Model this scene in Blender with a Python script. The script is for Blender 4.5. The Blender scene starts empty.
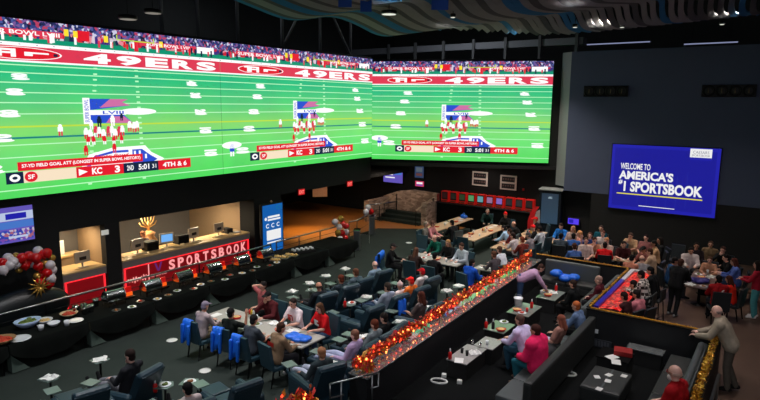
import bpy, bmesh, math, random
from mathutils import Vector, Matrix
random.seed(7)
PI = math.pi
scene = bpy.context.scene
COL = scene.collection

# ------------------------------------------------------------------ camera, world, lamps, exposure
CAM_H = 6.8; FPX = 588.0; PITCH = 0.1626127; ROLL = 0.0096944; YAW = 0.6101162
cy, sy = math.cos(YAW), math.sin(YAW)
fwd = Vector((-sy*math.cos(PITCH), cy*math.cos(PITCH), -math.sin(PITCH)))
rgt = Vector((cy, sy, 0)); upv = rgt.cross(fwd)
cr = rgt*math.cos(ROLL) + upv*math.sin(ROLL); cu = upv*math.cos(ROLL) - rgt*math.sin(ROLL)
cam = bpy.data.cameras.new('camera'); camo = bpy.data.objects.new('camera', cam); COL.objects.link(camo)
m3 = Matrix((cr, cu, -fwd)).transposed()
camo.matrix_world = Matrix.Translation((0, 0, CAM_H)) @ m3.to_4x4()
cam.sensor_width = 36.0; cam.lens = FPX/760*36.0; cam.clip_start = .05; cam.clip_end = 200
scene.camera = camo

w = bpy.data.worlds.new('world'); scene.world = w; w.use_nodes = True
w.node_tree.nodes['Background'].inputs[0].default_value = (.50, .60, .82, 1)
w.node_tree.nodes['Background'].inputs[1].default_value = .075

def area(loc, size, power, col=(1, .95, .9), rot=(0, 0, 0), spread=PI):
    l = bpy.data.lights.new('downlight', 'AREA'); l.shape = 'DISK'; l.size = size; l.energy = power; l.color = col; l.spread = spread
    o = bpy.data.objects.new('downlight', l); COL.objects.link(o); o.location = loc; o.rotation_euler = rot
    return o
def spot(loc, to, power, col=(1, .95, .9), ang=60, blend=.6, rad=.15):
    l = bpy.data.lights.new('spotlight', 'SPOT'); l.energy = power; l.color = col; l.spot_size = math.radians(ang); l.spot_blend = blend; l.shadow_soft_size = rad
    o = bpy.data.objects.new('spotlight', l); COL.objects.link(o); o.location = loc
    d = Vector(to) - Vector(loc); o.rotation_euler = d.to_track_quat('-Z', 'Y').to_euler()
    return o
# unseen lamps added: ceiling fill, a flood behind the camera, two above the trusses
R_ = math.radians
for (x, y, p, c) in ((-11.6, 6.3, 120, (.95, .97, 1)), (-12, 10.5, 200, (1, .93, .9)), (-10.6, 16, 210, (1, .95, .93)), (-11.6, 21.5, 240, (1, .93, .86)),
                     (-10.5, 26.2, 170, (1, .86, .74)), (-5.6, 14.2, 150, (1, .93, .95)), (-5.8, 19, 120, (1, .92, .92)),
                     (-6.6, 24.6, 140, (1, .86, .76)), (-2.2, 24, 120, (1, .86, .76)), (-1.2, 16.5, 110, (1, .88, .8)), (-2.6, 12.6, 70, (.95, .97, 1))):
    area((x, y, 10.1), .8, p*1.45, c, spread=math.radians(100))
area((3, -3, 10.5), 5.0, 560, (.95, .97, 1), (R_(52), 0, R_(28)))
area((-15.5, 27.2, 12.0), .8, 130, (.9, .95, 1)); area((-20.5, 17.5, 12.0), .8, 55, (.9, .95, 1))
scene.view_settings.view_transform = 'Standard'; scene.view_settings.look = 'None'
scene.view_settings.gamma = 1; scene.view_settings.use_curve_mapping = False
scene.view_settings.exposure = 0.0

# ------------------------------------------------------------------ materials
MC = {}
def lin(c):
    return tuple((v/12.92 if v <= .04045 else ((v+.055)/1.055)**2.4) for v in c)
def mat(name, c, rough=.6, metal=0, em=0, emc=None, noise=.12, scale=8, bump=0, spec=.5, srgb=True, trans=0):
    if name in MC: return MC[name]
    m = bpy.data.materials.new(name); m.use_nodes = True; nt = m.node_tree; b = nt.nodes['Principled BSDF']
    cc = lin(c) if srgb else c
    b.inputs['Roughness'].default_value = rough; b.inputs['Metallic'].default_value = metal
    b.inputs['Specular IOR Level'].default_value = spec
    b.inputs['Base Color'].default_value = (*cc, 1)
    if trans: b.inputs['Transmission Weight'].default_value = trans
    if em:
        e = lin(emc) if emc else cc
        b.inputs['Emission Color'].default_value = (*e, 1); b.inputs['Emission Strength'].default_value = em
    if noise:
        tc = nt.nodes.new('ShaderNodeTexCoord'); n = nt.nodes.new('ShaderNodeTexNoise'); n.inputs['Scale'].default_value = scale; n.inputs['Detail'].default_value = 4
        mx = nt.nodes.new('ShaderNodeMix'); mx.data_type = 'RGBA'
        nt.links.new(tc.outputs['Object'], n.inputs['Vector']); nt.links.new(n.outputs['Fac'], mx.inputs[0])
        mx.inputs[6].default_value = (*[v*(1-noise) for v in cc], 1); mx.inputs[7].default_value = (*[min(1, v*(1+noise)) for v in cc], 1)
        nt.links.new(mx.outputs[2], b.inputs['Base Color'])
        if bump:
            bp = nt.nodes.new('ShaderNodeBump'); bp.inputs['Strength'].default_value = bump; bp.inputs['Distance'].default_value = .02
            nt.links.new(n.outputs['Fac'], bp.inputs['Height']); nt.links.new(bp.outputs[0], b.inputs['Normal'])
    MC[name] = m; return m
def glow(name, c, s=1.0):
    return mat(name, (.02, .02, .02), .5, 0, s, c, noise=0)
def cloth(c):
    k = 'cloth_%02x%02x%02x' % tuple(int(v*255) for v in c)
    return mat(k, c, .85, noise=.22, scale=14, bump=.35, spec=.2)
def crowd_mat(name, cols, scale, s=1.0, vec=(1, 1, 1)):
    """a picture of a far crowd on the screen: coloured cells"""
    m = bpy.data.materials.new(name); m.use_nodes = True; nt = m.node_tree; b = nt.nodes['Principled BSDF']
    b.inputs['Base Color'].default_value = (.02, .02, .02, 1)
    tc = nt.nodes.new('ShaderNodeTexCoord'); mp = nt.nodes.new('ShaderNodeMapping'); mp.inputs['Scale'].default_value = vec
    v = nt.nodes.new('ShaderNodeTexVoronoi'); v.inputs['Scale'].default_value = scale
    r = nt.nodes.new('ShaderNodeValToRGB'); r.color_ramp.interpolation = 'CONSTANT'
    sep = nt.nodes.new('ShaderNodeSeparateColor')
    el = r.color_ramp.elements
    for i, c in enumerate(cols):
        p = i/len(cols)
        e = el[i] if i < 2 else el.new(p)
        e.position = p; e.color = (*lin(c), 1)
    nt.links.new(tc.outputs['Object'], mp.inputs[0]); nt.links.new(mp.outputs[0], v.inputs['Vector']); nt.links.new(v.outputs['Color'], sep.inputs[0])
    nt.links.new(sep.outputs[0], r.inputs[0]); nt.links.new(r.outputs[0], b.inputs['Emission Color']); b.inputs['Emission Strength'].default_value = s
    return m

# ------------------------------------------------------------------ mesh helpers
class MB:
    def __init__(s): s.v = []; s.f = []; s.mi = []; s.m = 0; s.M = None
    def add(s, vs, fs):
        o = len(s.v)
        s.v += [tuple(s.M @ Vector(p)) if s.M else tuple(p) for p in vs]
        for f in fs: s.f.append([i+o for i in f]); s.mi.append(s.m)
        return s
    def box(s, x0, x1, y0, y1, z0, z1, bev=0):
        if bev:
            b = min(bev, abs(x1-x0)/2.01, abs(y1-y0)/2.01, abs(z1-z0)/2.01)
            bm = bmesh.new(); bmesh.ops.create_cube(bm, size=1)
            for v in bm.verts: v.co = Vector((x0+(x1-x0)*(v.co.x+.5), y0+(y1-y0)*(v.co.y+.5), z0+(z1-z0)*(v.co.z+.5)))
            bmesh.ops.bevel(bm, geom=bm.edges[:], offset=b, segments=2, affect='EDGES', profile=.6)
            bm.verts.index_update()
            s.add([v.co[:] for v in bm.verts], [[v.index for v in f.verts] for f in bm.faces]); bm.free(); return s
        return s.add([(x0, y0, z0), (x1, y0, z0), (x1, y1, z0), (x0, y1, z0), (x0, y0, z1), (x1, y0, z1), (x1, y1, z1), (x0, y1, z1)],
                     [(0, 3, 2, 1), (4, 5, 6, 7), (0, 1, 5, 4), (1, 2, 6, 5), (2, 3, 7, 6), (3, 0, 4, 7)])
    def cbox(s, c, d, bev=0):
        return s.box(c[0]-d[0]/2, c[0]+d[0]/2, c[1]-d[1]/2, c[1]+d[1]/2, c[2]-d[2]/2, c[2]+d[2]/2, bev)
    def quad(s, a, b, c, d): return s.add([a, b, c, d], [(0, 1, 2, 3)])
    def tube(s, pts, r, n=8, closed=False, caps=True):
        pts = [Vector(p) for p in pts]; L = len(pts); vs = []; fs = []
        rr = r if isinstance(r, (list, tuple)) else [r]*L
        prev = None
        for i, p in enumerate(pts):
            if closed: t = (pts[(i+1) % L]-pts[i-1])
            else: t = pts[min(i+1, L-1)]-pts[max(i-1, 0)]
            t.normalize()
            if prev is None:
                a = t.cross(Vector((0, 0, 1)))
                if a.length < 1e-3: a = t.cross(Vector((0, 1, 0)))
                a.normalize()
            else:
                a = prev - t*prev.dot(t); a.normalize()
            prev = a; b = t.cross(a)
            for k in range(n):
                q = 2*PI*k/n; vs.append(p + (a*math.cos(q)+b*math.sin(q))*rr[i])
        for i in range(L if closed else L-1):
            j = (i+1) % L
            for k in range(n): fs.append((i*n+k, i*n+(k+1) % n, j*n+(k+1) % n, j*n+k))
        if caps and not closed: fs.append(list(range(n))[::-1]); fs.append([(L-1)*n+k for k in range(n)])
        return s.add(vs, fs)
    def lathe(s, prof, n=16, c=(0, 0, 0), sx=1, sy=1):
        vs = []; fs = []; L = len(prof)
        for (r, z) in prof:
            for k in range(n):
                q = 2*PI*k/n; vs.append((c[0]+r*sx*math.cos(q), c[1]+r*sy*math.sin(q), c[2]+z))
        for i in range(L-1):
            for k in range(n): fs.append((i*n+k, i*n+(k+1) % n, (i+1)*n+(k+1) % n, (i+1)*n+k))
        fs.append(list(range(n))[::-1]); fs.append([(L-1)*n+k for k in range(n)])
        return s.add(vs, fs)
    def ell(s, c, r, fr=None, n=14, m=9):
        fr = fr or Matrix.Identity(3); c = Vector(c); vs = [c+fr @ Vector((0, 0, -r[2]))]; fs = []
        for i in range(1, m):
            t = -PI/2+PI*i/m
            for k in range(n):
                q = 2*PI*k/n; vs.append(c+fr @ Vector((r[0]*math.cos(t)*math.cos(q), r[1]*math.cos(t)*math.sin(q), r[2]*math.sin(t))))
        vs.append(c+fr @ Vector((0, 0, r[2])))
        for k in range(n): fs.append((0, 1+(k+1) % n, 1+k))
        for i in range(m-2):
            for k in range(n): a = 1+i*n; fs.append((a+k, a+(k+1) % n, a+n+(k+1) % n, a+n+k))
        a = 1+(m-2)*n
        for k in range(n): fs.append((a+k, a+(k+1) % n, len(vs)-1))
        return s.add(vs, fs)
    def cap(s, a, ra, b, rb, n=10):
        a = Vector(a); b = Vector(b); d = (b-a); L = d.length; d.normalize() if L > 1e-6 else None
        pts = []; rs = []
        for i in range(4):
            q = PI/2*(1-i/4.0)*.97
            pts.append(a-d*ra*math.sin(q)); rs.append(ra*math.cos(q))
        pts.append(a); rs.append(ra); pts.append(b); rs.append(rb)
        for i in range(1, 5):
            q = PI/2*(i/4.0)*.97
            pts.append(b+d*rb*math.sin(q)); rs.append(rb*math.cos(q))
        return s.tube(pts, rs, n)
    def prism(s, poly, z0, z1):
        n = len(poly); vs = [(x, y, z0) for x, y in poly]+[(x, y, z1) for x, y in poly]
        fs = [list(range(n))[::-1], list(range(n, 2*n))]+[(i, (i+1) % n, n+(i+1) % n, n+i) for i in range(n)]
        return s.add(vs, fs)
    def flat(s, poly, y=0):   # polygon in the x-z plane, facing -y
        return s.add([(p[0], y, p[1]) for p in poly], [list(range(len(poly)))])
    def rect(s, x0, x1, z0, z1, y=0): return s.flat([(x0, z0), (x1, z0), (x1, z1), (x0, z1)], y)
    def oval(s, cx, cz, rx, rz, y=0, n=24): return s.flat([(cx+rx*math.cos(2*PI*k/n), cz+rz*math.sin(2*PI*k/n)) for k in range(n)], y)
    def text(s, t, x0, x1, z0, z1, y=0, bold=.0, shear=0, rot=0):
        vs, fs = text_geo(t, bold, shear)
        if not vs: return s
        if rot: vs = [(-b, a) for a, b in vs] if rot > 0 else [(b, -a) for a, b in vs]
        ax = min(v[0] for v in vs); bx = max(v[0] for v in vs); az = min(v[1] for v in vs); bz = max(v[1] for v in vs)
        return s.add([(x0+(a-ax)/(bx-ax)*(x1-x0), y, z0+(b-az)/(bz-az)*(z1-z0)) for a, b in vs], fs)
    def mesh(s, name, mats, smooth=False):
        me = bpy.data.meshes.new(name); me.from_pydata(s.v, [], s.f)
        for m in mats: me.materials.append(m)
        me.polygons.foreach_set('material_index', s.mi)
        if smooth: me.polygons.foreach_set('use_smooth', [True]*len(s.f))
        me.update(); return me
    def build(s, name, mats, parent=None, loc=None, rz=0, smooth=False):
        if not isinstance(mats, (list, tuple)): mats = [mats]
        o = bpy.data.objects.new(name, s.mesh(name, mats, smooth)); COL.objects.link(o)
        if parent: o.parent = parent
        if loc is not None: o.location = loc
        o.rotation_euler = (0, 0, rz)
        return o
TG = {}
def text_geo(t, bold, shear):
    k = (t, bold, shear)
    if k not in TG:
        cu_ = bpy.data.curves.new('lettering', 'FONT'); cu_.body = t; cu_.offset = bold; cu_.shear = shear; cu_.resolution_u = 3
        o = bpy.data.objects.new('lettering', cu_); COL.objects.link(o)
        dg = bpy.context.evaluated_depsgraph_get(); me = o.evaluated_get(dg).to_mesh()
        TG[k] = ([(v.co.x, v.co.y) for v in me.vertices], [list(p.vertices) for p in me.polygons])
        o.evaluated_get(dg).to_mesh_clear(); bpy.data.objects.remove(o); bpy.data.curves.remove(cu_)
    return TG[k]
LABELS = {}
def tag(o, label, cat, group=None, kind=None):
    o['label'] = label; o['category'] = cat
    if group: o['group'] = group
    if kind: o['kind'] = kind
    LABELS.setdefault(label, []).append(o.name)
    return o
def thing(name, label, cat, loc=(0, 0, 0), rz=0, group=None):
    o = bpy.data.objects.new(name, None); o.empty_display_size = .1; COL.objects.link(o); o.location = loc; o.rotation_euler = (0, 0, rz)
    return tag(o, label, cat, group)
def struct(o): o['kind'] = 'structure'; return o
def dup(root, loc, rz, label, cat=None, group=None):
    r = root.copy(); COL.objects.link(r); r.location = loc; r.rotation_euler = (0, 0, rz); r['label'] = label
    if cat: r['category'] = cat
    if group: r['group'] = group
    elif 'group' in r: del r['group']
    for ch in root.children:
        c = ch.copy(); COL.objects.link(c); c.parent = r
        for g in ch.children:
            d = g.copy(); COL.objects.link(d); d.parent = c
    return r
def at(px, py, z=0.0):   # the point at height z that the photograph shows at this pixel
    d = cr*((px-380)/FPX)+cu*((200-py)/FPX)+fwd
    t = (z-CAM_H)/d.z
    return Vector((0, 0, CAM_H))+d*t
R = math.radians

# shared materials
M_BLACK = mat('black_paint', (.045, .045, .05), .75, noise=.1)
M_WALLDK = mat('dark_wall_paint', (.06, .065, .07), .85, noise=.15, scale=2)
M_NAVY = mat('slate_wall_paint', (.28, .32, .42), .8, noise=.05, scale=1.5)
M_METAL = mat('brushed_steel', (.62, .63, .64), .35, 1, noise=.05)
M_CHROME = mat('polished_steel', (.8, .8, .8), .12, 1, noise=0)
M_DKMETAL = mat('black_steel', (.06, .06, .065), .45, .6, noise=.05)
M_TEAL = mat('teal_leather', (.13, .24, .29), .5, noise=.15, scale=6, bump=.1)
M_NAVYL = mat('dark_navy_leather', (.11, .20, .25), .45, noise=.15, scale=6, bump=.1)
M_GREYSOFA = mat('grey_vinyl', (.29, .31, .32), .5, noise=.1, scale=5, bump=.08)
M_DKSOFA = mat('charcoal_vinyl', (.16, .17, .17), .5, noise=.1, scale=5, bump=.08)
M_WHITE = mat('white_paper', (.85, .85, .84), .7, noise=.05)
M_CERAM = mat('white_ceramic', (.85, .86, .88), .25, noise=.03)
M_WOODT = mat('pale_wood_top', (.72, .60, .48), .35, noise=.2, scale=3)
M_STONE_T = mat('pale_stone_top', (.66, .65, .62), .12, noise=.15, scale=5)
M_RED = mat('red_plastic', (.75, .06, .07), .35, noise=.05)
M_BLUEJ = mat('blue_jacket_nylon', (.08, .40, .86), .45, noise=.2, scale=9, bump=.4)
M_CLOTHBK = mat('black_tablecloth', (.055, .065, .06), .95, noise=.2, scale=4, bump=.3, spec=.08)
M_FOOD = [mat('food_%d' % i, c, .6, noise=.5, scale=30, bump=.6) for i, c in enumerate(((.55, .33, .15), (.35, .42, .15), (.72, .2, .1), (.8, .66, .4)))]

# ------------------------------------------------------------------ the room
M_CARPET = mat('charcoal_carpet', (.178, .205, .194), .95, noise=.22, scale=1.3, bump=.2, spec=.1)  # green light of the screens mixed into the carpet colour
M_WOODF = mat('brown_plank_floor', (.34, .26, .215), .45, noise=.2, scale=1.2)
M_ORFLOOR = mat('warm_wood_floor', (.62, .40, .20), .4, noise=.15, scale=2)
def sbox(name, d, m, rz=0, loc=None):
    b = MB(); b.box(*d); return struct(b.build(name, m, None, loc, rz))
sbox('floor', (-30, 14, -4, 38, -.2, 0), M_CARPET)
b = MB(); b.prism([(-4.2, 16.7), (-1.05, 16.7), (-1.05, 3), (8, 3), (8, 29.5), (-8.8, 29.5), (-8.8, 27.6), (-7.9, 21.9), (-4.2, 21.9)], .001, .006)
struct(b.build('floor_planks', M_WOODF))
b = MB(); b.prism([(-7.5, 8.8), (-1.06, 8.8), (-1.06, 16.6), (-4.25, 16.6), (-4.25, 21.7), (-7.6, 21.7)], .001, .006)
struct(b.build('floor_lounge', mat('black_carpet', (.075, .08, .082), .95, noise=.2, scale=1.3, spec=.05)))
b = MB(); b.prism([(-28, 18.0), (-18.3, 18.0), (-18.3, 26.0), (-14.5, 28.6), (-14.5, 30.1), (-28, 30.1)], .001, .006)
struct(b.build('floor_corridor', M_ORFLOOR))
sbox('ceiling', (-30, 14, -4, 38, 12.3, 12.5), M_BLACK)
FX = -18.6
M_DECK = mat('deck_grey_paint', (.17, .18, .185), .9, noise=.25, scale=.8)
sbox('wall_left', (FX-.4, FX, -4, 25.7, 2.72, 9.2), M_WALLDK)
sbox('wall_left_base', (FX-.4, FX, -4, 9.02, 0, 2.72), M_WALLDK)
sbox('trim_1', (FX-.3, FX, 10.52, 11.05, 0, 2.72), M_BLACK)
sbox('trim_2', (FX-.9, FX, 17.2, 18.85, 0, 2.72), M_BLACK)
# booths behind the openings
M_BOOTHG = mat('booth_grey_wall', (.42, .41, .40), .7, noise=.05)
M_BOOTHB = mat('booth_beige_wall', (.62, .52, .40), .7, noise=.06)
sbox('wall_booth_back', (-23.2, -23.0, 8.6, 18.85, 0, 2.9), M_BOOTHG)
sbox('wall_booth_right', (-23.0, FX-.9, 17.2, 17.4, 0, 2.9), M_BOOTHB)
sbox('wall_booth_mid', (-23.0, FX-.3, 10.52, 10.95, 0, 2.9), M_BOOTHB)
sbox('wall_booth_left', (-23.0, FX-.4, 8.8, 9.02, 0, 2.9), M_BOOTHG)
sbox('ceiling_booth', (-23.2, FX-.4, 8.8, 18.6, 2.72, 2.9), M_BOOTHG)
# dark corridor to the right of the booths
sbox('wall_corridor_back', (-28, -27.8, 18, 30.4, 0, 3.7), M_WALLDK)
sbox('wall_corridor_left', (-27.8, FX-.9, 18.65, 18.85, 0, 2.9), M_WALLDK)
sbox('ceiling_corridor', (-28, FX-.4, 18.6, 30.4, 2.72, 2.9), M_BLACK)
# chamfer: the upper wall that carries the third screen, and the wall below and behind it
P3 = Vector((-18.6, 25.7, 0)); P3e = Vector((-10.15, 29.75, 0)); D3 = (P3e-P3); L3 = D3.length; A3 = math.atan2(D3.y, D3.x)
sbox('wall_chamfer', (-.1, L3+.35, 0.12, .5, 3.5, 9.1), M_WALLDK, A3, P3)
sbox('wall_back_low', (-28, -9.3, 30.2, 30.4, 0, 3.75), M_WALLDK)
b = MB(); b.prism([(-18.6, 25.7), (-9.9, 29.9), (-9.9, 30.4), (-28, 30.4), (-28, 25.7)], 3.5, 3.7); struct(b.build('ceiling_low', M_BLACK))
# far wall
sbox('wall_far', (-9.28, 8, 29.5, 30.1, 2.55, 9.38), M_NAVY)
sbox('wall_far_base', (-9.3, 8, 30.1, 30.4, 0, 2.6), M_WALLDK)
sbox('trim_3', (-7.9, 8, 29.52, 30.1, 0, 2.55), M_BLACK)
M_COL = mat('pale_grey_paint', (.50, .52, .53), .7, noise=.05)
b = MB(); b.prism([(-9.28, 29.5), (-9.28, 30.1), (-9.9, 30.2), (-9.86, 29.93)], 2.75, 9.38); struct(b.build('wall_column', M_COL))
sbox('wall_deck_back', (-30, 12, 36, 36.2, 0, 12.3), M_DECK)
sbox('wall_deck_left', (-24.2, -24, -4, 36, 9, 12.3), M_DECK)
sbox('wall_right', (8, 8.2, 3, 36, 0, 12.3), M_WALLDK)

# steel above the screens
M_BEAM = mat('grey_duct_paint', (.48, .49, .52), .6, noise=.1)
M_BEAMD = mat('dark_steel_paint', (.34, .35, .36), .6, noise=.1)
def tubething(name, label, cat, pts, r, m, group=None, n=8):
    c = Vector(pts[0]); b = MB(); b.tube([Vector(p)-c for p in pts], r, n)
    o = b.build(name, m, None, c, 0, True); return tag(o, label, cat, group)
t = thing('ceiling_duct', 'long grey rectangular duct running above the right hand screen', 'duct', (-26, 30.6, 9.82), 0)
b = MB(); b.box(0, 16.9, 0, .6, 0, .36, .02); b.build('duct_body', M_BEAM, t)
for i in range(7):
    b = MB(); x = 5.2+i*1.9; b.box(x-.07, x+.07, -.12, -.002, -.7, .55); b.build('hanger', M_BEAMD, t)
for i, (y, h) in enumerate(((13.6, 0), (15.2, 0), (17.2, 0), (19.8, 0), (22.4, 0), (24.8, 0))):
    tubething('roof_post', ['slim grey post above the big screen, at the far left', 'second slim grey post from the left above the big screen', 'grey post just right of the seam between left and middle screens', 'grey post above the middle of the second screen', 'grey post carrying diagonal braces above the second screen', 'grey post above the corner where second and third screens meet'][i], 'post',
              [(-19.3, y, 9.0), (-19.3, y, 12.3)], .07, M_BEAMD)
tubething('diagonal_brace', 'left diagonal steel brace above the middle screen', 'brace', [(-19.3, 19.85, 9.3), (-19.3, 21.9, 12.27)], .06, M_BEAMD)
tubething('diagonal_brace', 'right diagonal steel brace above the middle screen', 'brace', [(-19.3, 24.75, 9.3), (-19.3, 22.45, 12.27)], .06, M_BEAMD)
# wavy baffles under the ceiling
M_BAF = mat('grey_felt_baffle', (.62, .63, .63), .9, noise=.15, scale=2)
M_BAFB = mat('blue_felt_baffle', (.20, .52, .74), .9, noise=.15, scale=2)
M_BAFD = mat('dark_felt_baffle', (.38, .39, .40), .9, noise=.15, scale=2)
def baffle(x, ph, m, y0, y1, lab, grp):
    vs = []; fs = []; n = int((y1-y0)/.35)
    for i in range(n+1):
        y = y0+(y1-y0)*i/n
        z = 10.02+.17*math.sin((y+ph)*2*PI/6.2)+.03*math.sin(y*2.1+ph)
        xo = .16*math.sin((y+ph)*2*PI/6.2+.6)
        for (dx, dz) in ((-.085, 0), (.085, .10), (.085, .16), (-.085, .06)): vs.append((xo+dx, y-y0, z+dz-9.6))
    for i in range(n):
        for k in range(4): a = i*4; fs.append((a+k, a+(k+1) % 4, a+4+(k+1) % 4, a+4+k))
    fs += [(0, 1, 2, 3), tuple(n*4+k for k in (3, 2, 1, 0))]
    b = MB(); b.add(vs, fs); o = b.build('ceiling_baffle', m, None, (x, y0, 9.6), 0, False)
    tag(o, lab, 'baffle', grp)
nb = 66
for i in range(nb):
    x = -15.6+i*.31
    blue = (i in (0, 5, 6, 16, 25, 26, 37, 45))
    dark = i > 40 and not blue
    baffle(x, x*.35, M_BAFB if blue else (M_BAFD if dark or i % 3 == 1 else M_BAF), 7.0, 24.0+min(i*.12, 2.6)+.25*math.sin(i*1.7),
           'wavy blue felt baffle hanging in the ceiling cloud' if blue else ('wavy dark felt baffle hanging in the ceiling cloud' if dark or i % 3 == 1 else 'wavy grey felt baffle hanging in the ceiling cloud'),
           'blue ceiling baffles' if blue else ('dark ceiling baffles' if dark or i % 3 == 1 else 'grey ceiling baffles'))
for (px, py, lab) in ((389, 14, 'round lit downlight in the ceiling cloud, left of the blue panel'), (153, 13, 'flat pale disc lamp in the dark above the left screen'), (128, 19, 'dim square lamp above the left screen'),
                      (622, 27, 'small white spotlight above the left speaker row'), (575, 27, 'small hanging spotlight right of the ceiling duct'), (722, 24, 'small warm spotlight above the right speaker row'), (453, 17, 'small hanging spotlight in the middle of the ceiling cloud')):
    p = at(px, py, 9.85) if px > 300 else at(px, py, 9.9)
    if px < 300:
        d = (p-Vector((0, 0, CAM_H))); d *= (-17.2/d.x); p = Vector((0, 0, CAM_H))+d
    t = thing('ceiling_lamp', lab, 'lamp', p)
    b = MB(); rr = .28 if px in (389, 153, 128) else .10
    b.lathe([(rr*.7, .12), (rr, .10), (rr, .0), (rr*.9, 0)], 16); b.build('housing', M_DKMETAL, t, None, 0, True)
    b = MB(); b.lathe([(rr*.88, -.015), (rr*.5, -.03), (.001, -.035)], 16); b.build('lens', glow('lamp_glow', (.95, .95, .9), .9) if px > 300 else glow('lamp_glow_dim', (.62, .60, .56), .55), t)
    b = MB(); b.tube([(0, 0, .1), (0, 0, 12.3-p.z)], .015, 6); b.build('stem', M_DKMETAL, t)
for (px, py, wd_, hd_, lab) in ((440, 2, .5, .45, 'right small blue panel hanging in the ceiling cloud'), (345, 2, .4, .3, 'left small blue panel hanging in the ceiling cloud'), (366, 6, .35, .35, 'lower small blue panel hanging in the ceiling cloud')):
    p = at(px, py, 9.75); tag(MB().box(-wd_/2, wd_/2, -.02, .02, -hd_/2, hd_/2, .01).build('ceiling_panel', mat('panel_blue', (.10, .32, .70), .7), None, p, .6), lab, 'panel')
for (x0, x1, lab) in ((587, 650, 'left slim strip light behind the far wall top'), (684, 738, 'right slim strip light behind the far wall top')):
    d0 = cr*((x0-380)/FPX)+cu*((200-45)/FPX)+fwd; d1 = cr*((x1-380)/FPX)+cu*((200-41.5)/FPX)+fwd
    a = Vector((0, 0, CAM_H))+d0*(31.5/d0.y); c = Vector((0, 0, CAM_H))+d1*(31.5/d1.y)
    t = thing('strip_light', lab, 'lamp', ((a+c)/2))
    h = (c-a).length/2
    b = MB(); b.box(-h, h, -.04, .04, .03, .1); b.build('housing', M_DKMETAL, t)
    b = MB(); b.box(-h, h, -.03, .03, -.02, .03); b.build('tube', glow('strip_glow', (.55, .58, .72), .8), t)
    for s in (-.7, .7):
        b = MB(); b.tube([(h*s, 0, .1), (h*s, 0, 12.3-t.location.z)], .012, 6); b.build('stem', M_DKMETAL, t)

# ------------------------------------------------------------------ the video wall
LS = 1.12
def ramp_em(name, stops, s):
    m = bpy.data.materials.new(name); m.use_nodes = True; nt = m.node_tree; b = nt.nodes['Principled BSDF']; b.inputs['Base Color'].default_value = (.02, .02, .02, 1)
    tc = nt.nodes.new('ShaderNodeTexCoord'); sp = nt.nodes.new('ShaderNodeSeparateXYZ'); mr = nt.nodes.new('ShaderNodeMapRange'); r = nt.nodes.new('ShaderNodeValToRGB')
    nz = nt.nodes.new('ShaderNodeTexNoise'); nz.inputs['Scale'].default_value = .7; mx = nt.nodes.new('ShaderNodeMix'); mx.data_type = 'RGBA'; mx.blend_type = 'MULTIPLY'; mx.inputs[0].default_value = .28
    mr.inputs[1].default_value = 0; mr.inputs[2].default_value = 5.1
    el = r.color_ramp.elements
    for i, (p, c) in enumerate(stops):
        e = el[i] if i < 2 else el.new(p)
        e.position = p; e.color = (*lin(c), 1)
    nt.links.new(tc.outputs['Object'], sp.inputs[0]); nt.links.new(sp.outputs[2], mr.inputs[0]); nt.links.new(mr.outputs[0], r.inputs[0])
    nt.links.new(tc.outputs['Object'], nz.inputs['Vector']); nt.links.new(r.outputs[0], mx.inputs[6]); nt.links.new(nz.outputs['Color'], mx.inputs[7])
    nt.links.new(mx.outputs[2], b.inputs['Emission Color']); b.inputs['Emission Strength'].default_value = s
    return m
SCR = [ramp_em('screen_field', ((0, (.30, .84, .36)), (.22, (.42, .86, .44)), (.40, (.52, .84, .44)), (.52, (.36, .80, .47)), (.7, (.17, .73, .49)), (1, (.08, .64, .45))), LS*1.1),
       glow('screen_white', (.97, .97, .97), LS), glow('screen_red', (.86, .10, .17), LS), glow('screen_pink', (.86, .22, .32), LS*.95),
       glow('screen_navy', (.07, .13, .24), LS), glow('screen_blue', (.16, .30, .78), LS), glow('screen_yellow', (.95, .85, .2), LS),
       crowd_mat('screen_crowd', ((.14, .17, .36), (.20, .25, .50), (.80, .80, .90), (.48, .35, .60), (.10, .12, .25), (.72, .25, .38), (.28, .34, .60)), 13.0, LS*.9),
       crowd_mat('screen_players', ((.8, .12, .2), (.25, .18, .5), (.85, .8, .85), (.1, .14, .3), (.85, .15, .25), (.15, .4, .35), (.9, .55, .6)), 8, LS*.9, (1, 1, .6)),
       glow('screen_lines', (.72, .95, .74), LS), glow('screen_cream', (.93, .85, .74), LS), glow('screen_dkgreen', (.05, .55, .42), LS), glow('screen_gold', (.72, .84, .26), LS), glow('screen_teal', (.10, .50, .50), LS),
       glow('screen_rose', (.78, .42, .62), LS)]
FIELD, WHT, RED, PNK, NVY, BLU, YEL, CRW, PLY, LIN, CRM, DGR, GLD, TEA, ROS = range(15)
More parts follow.
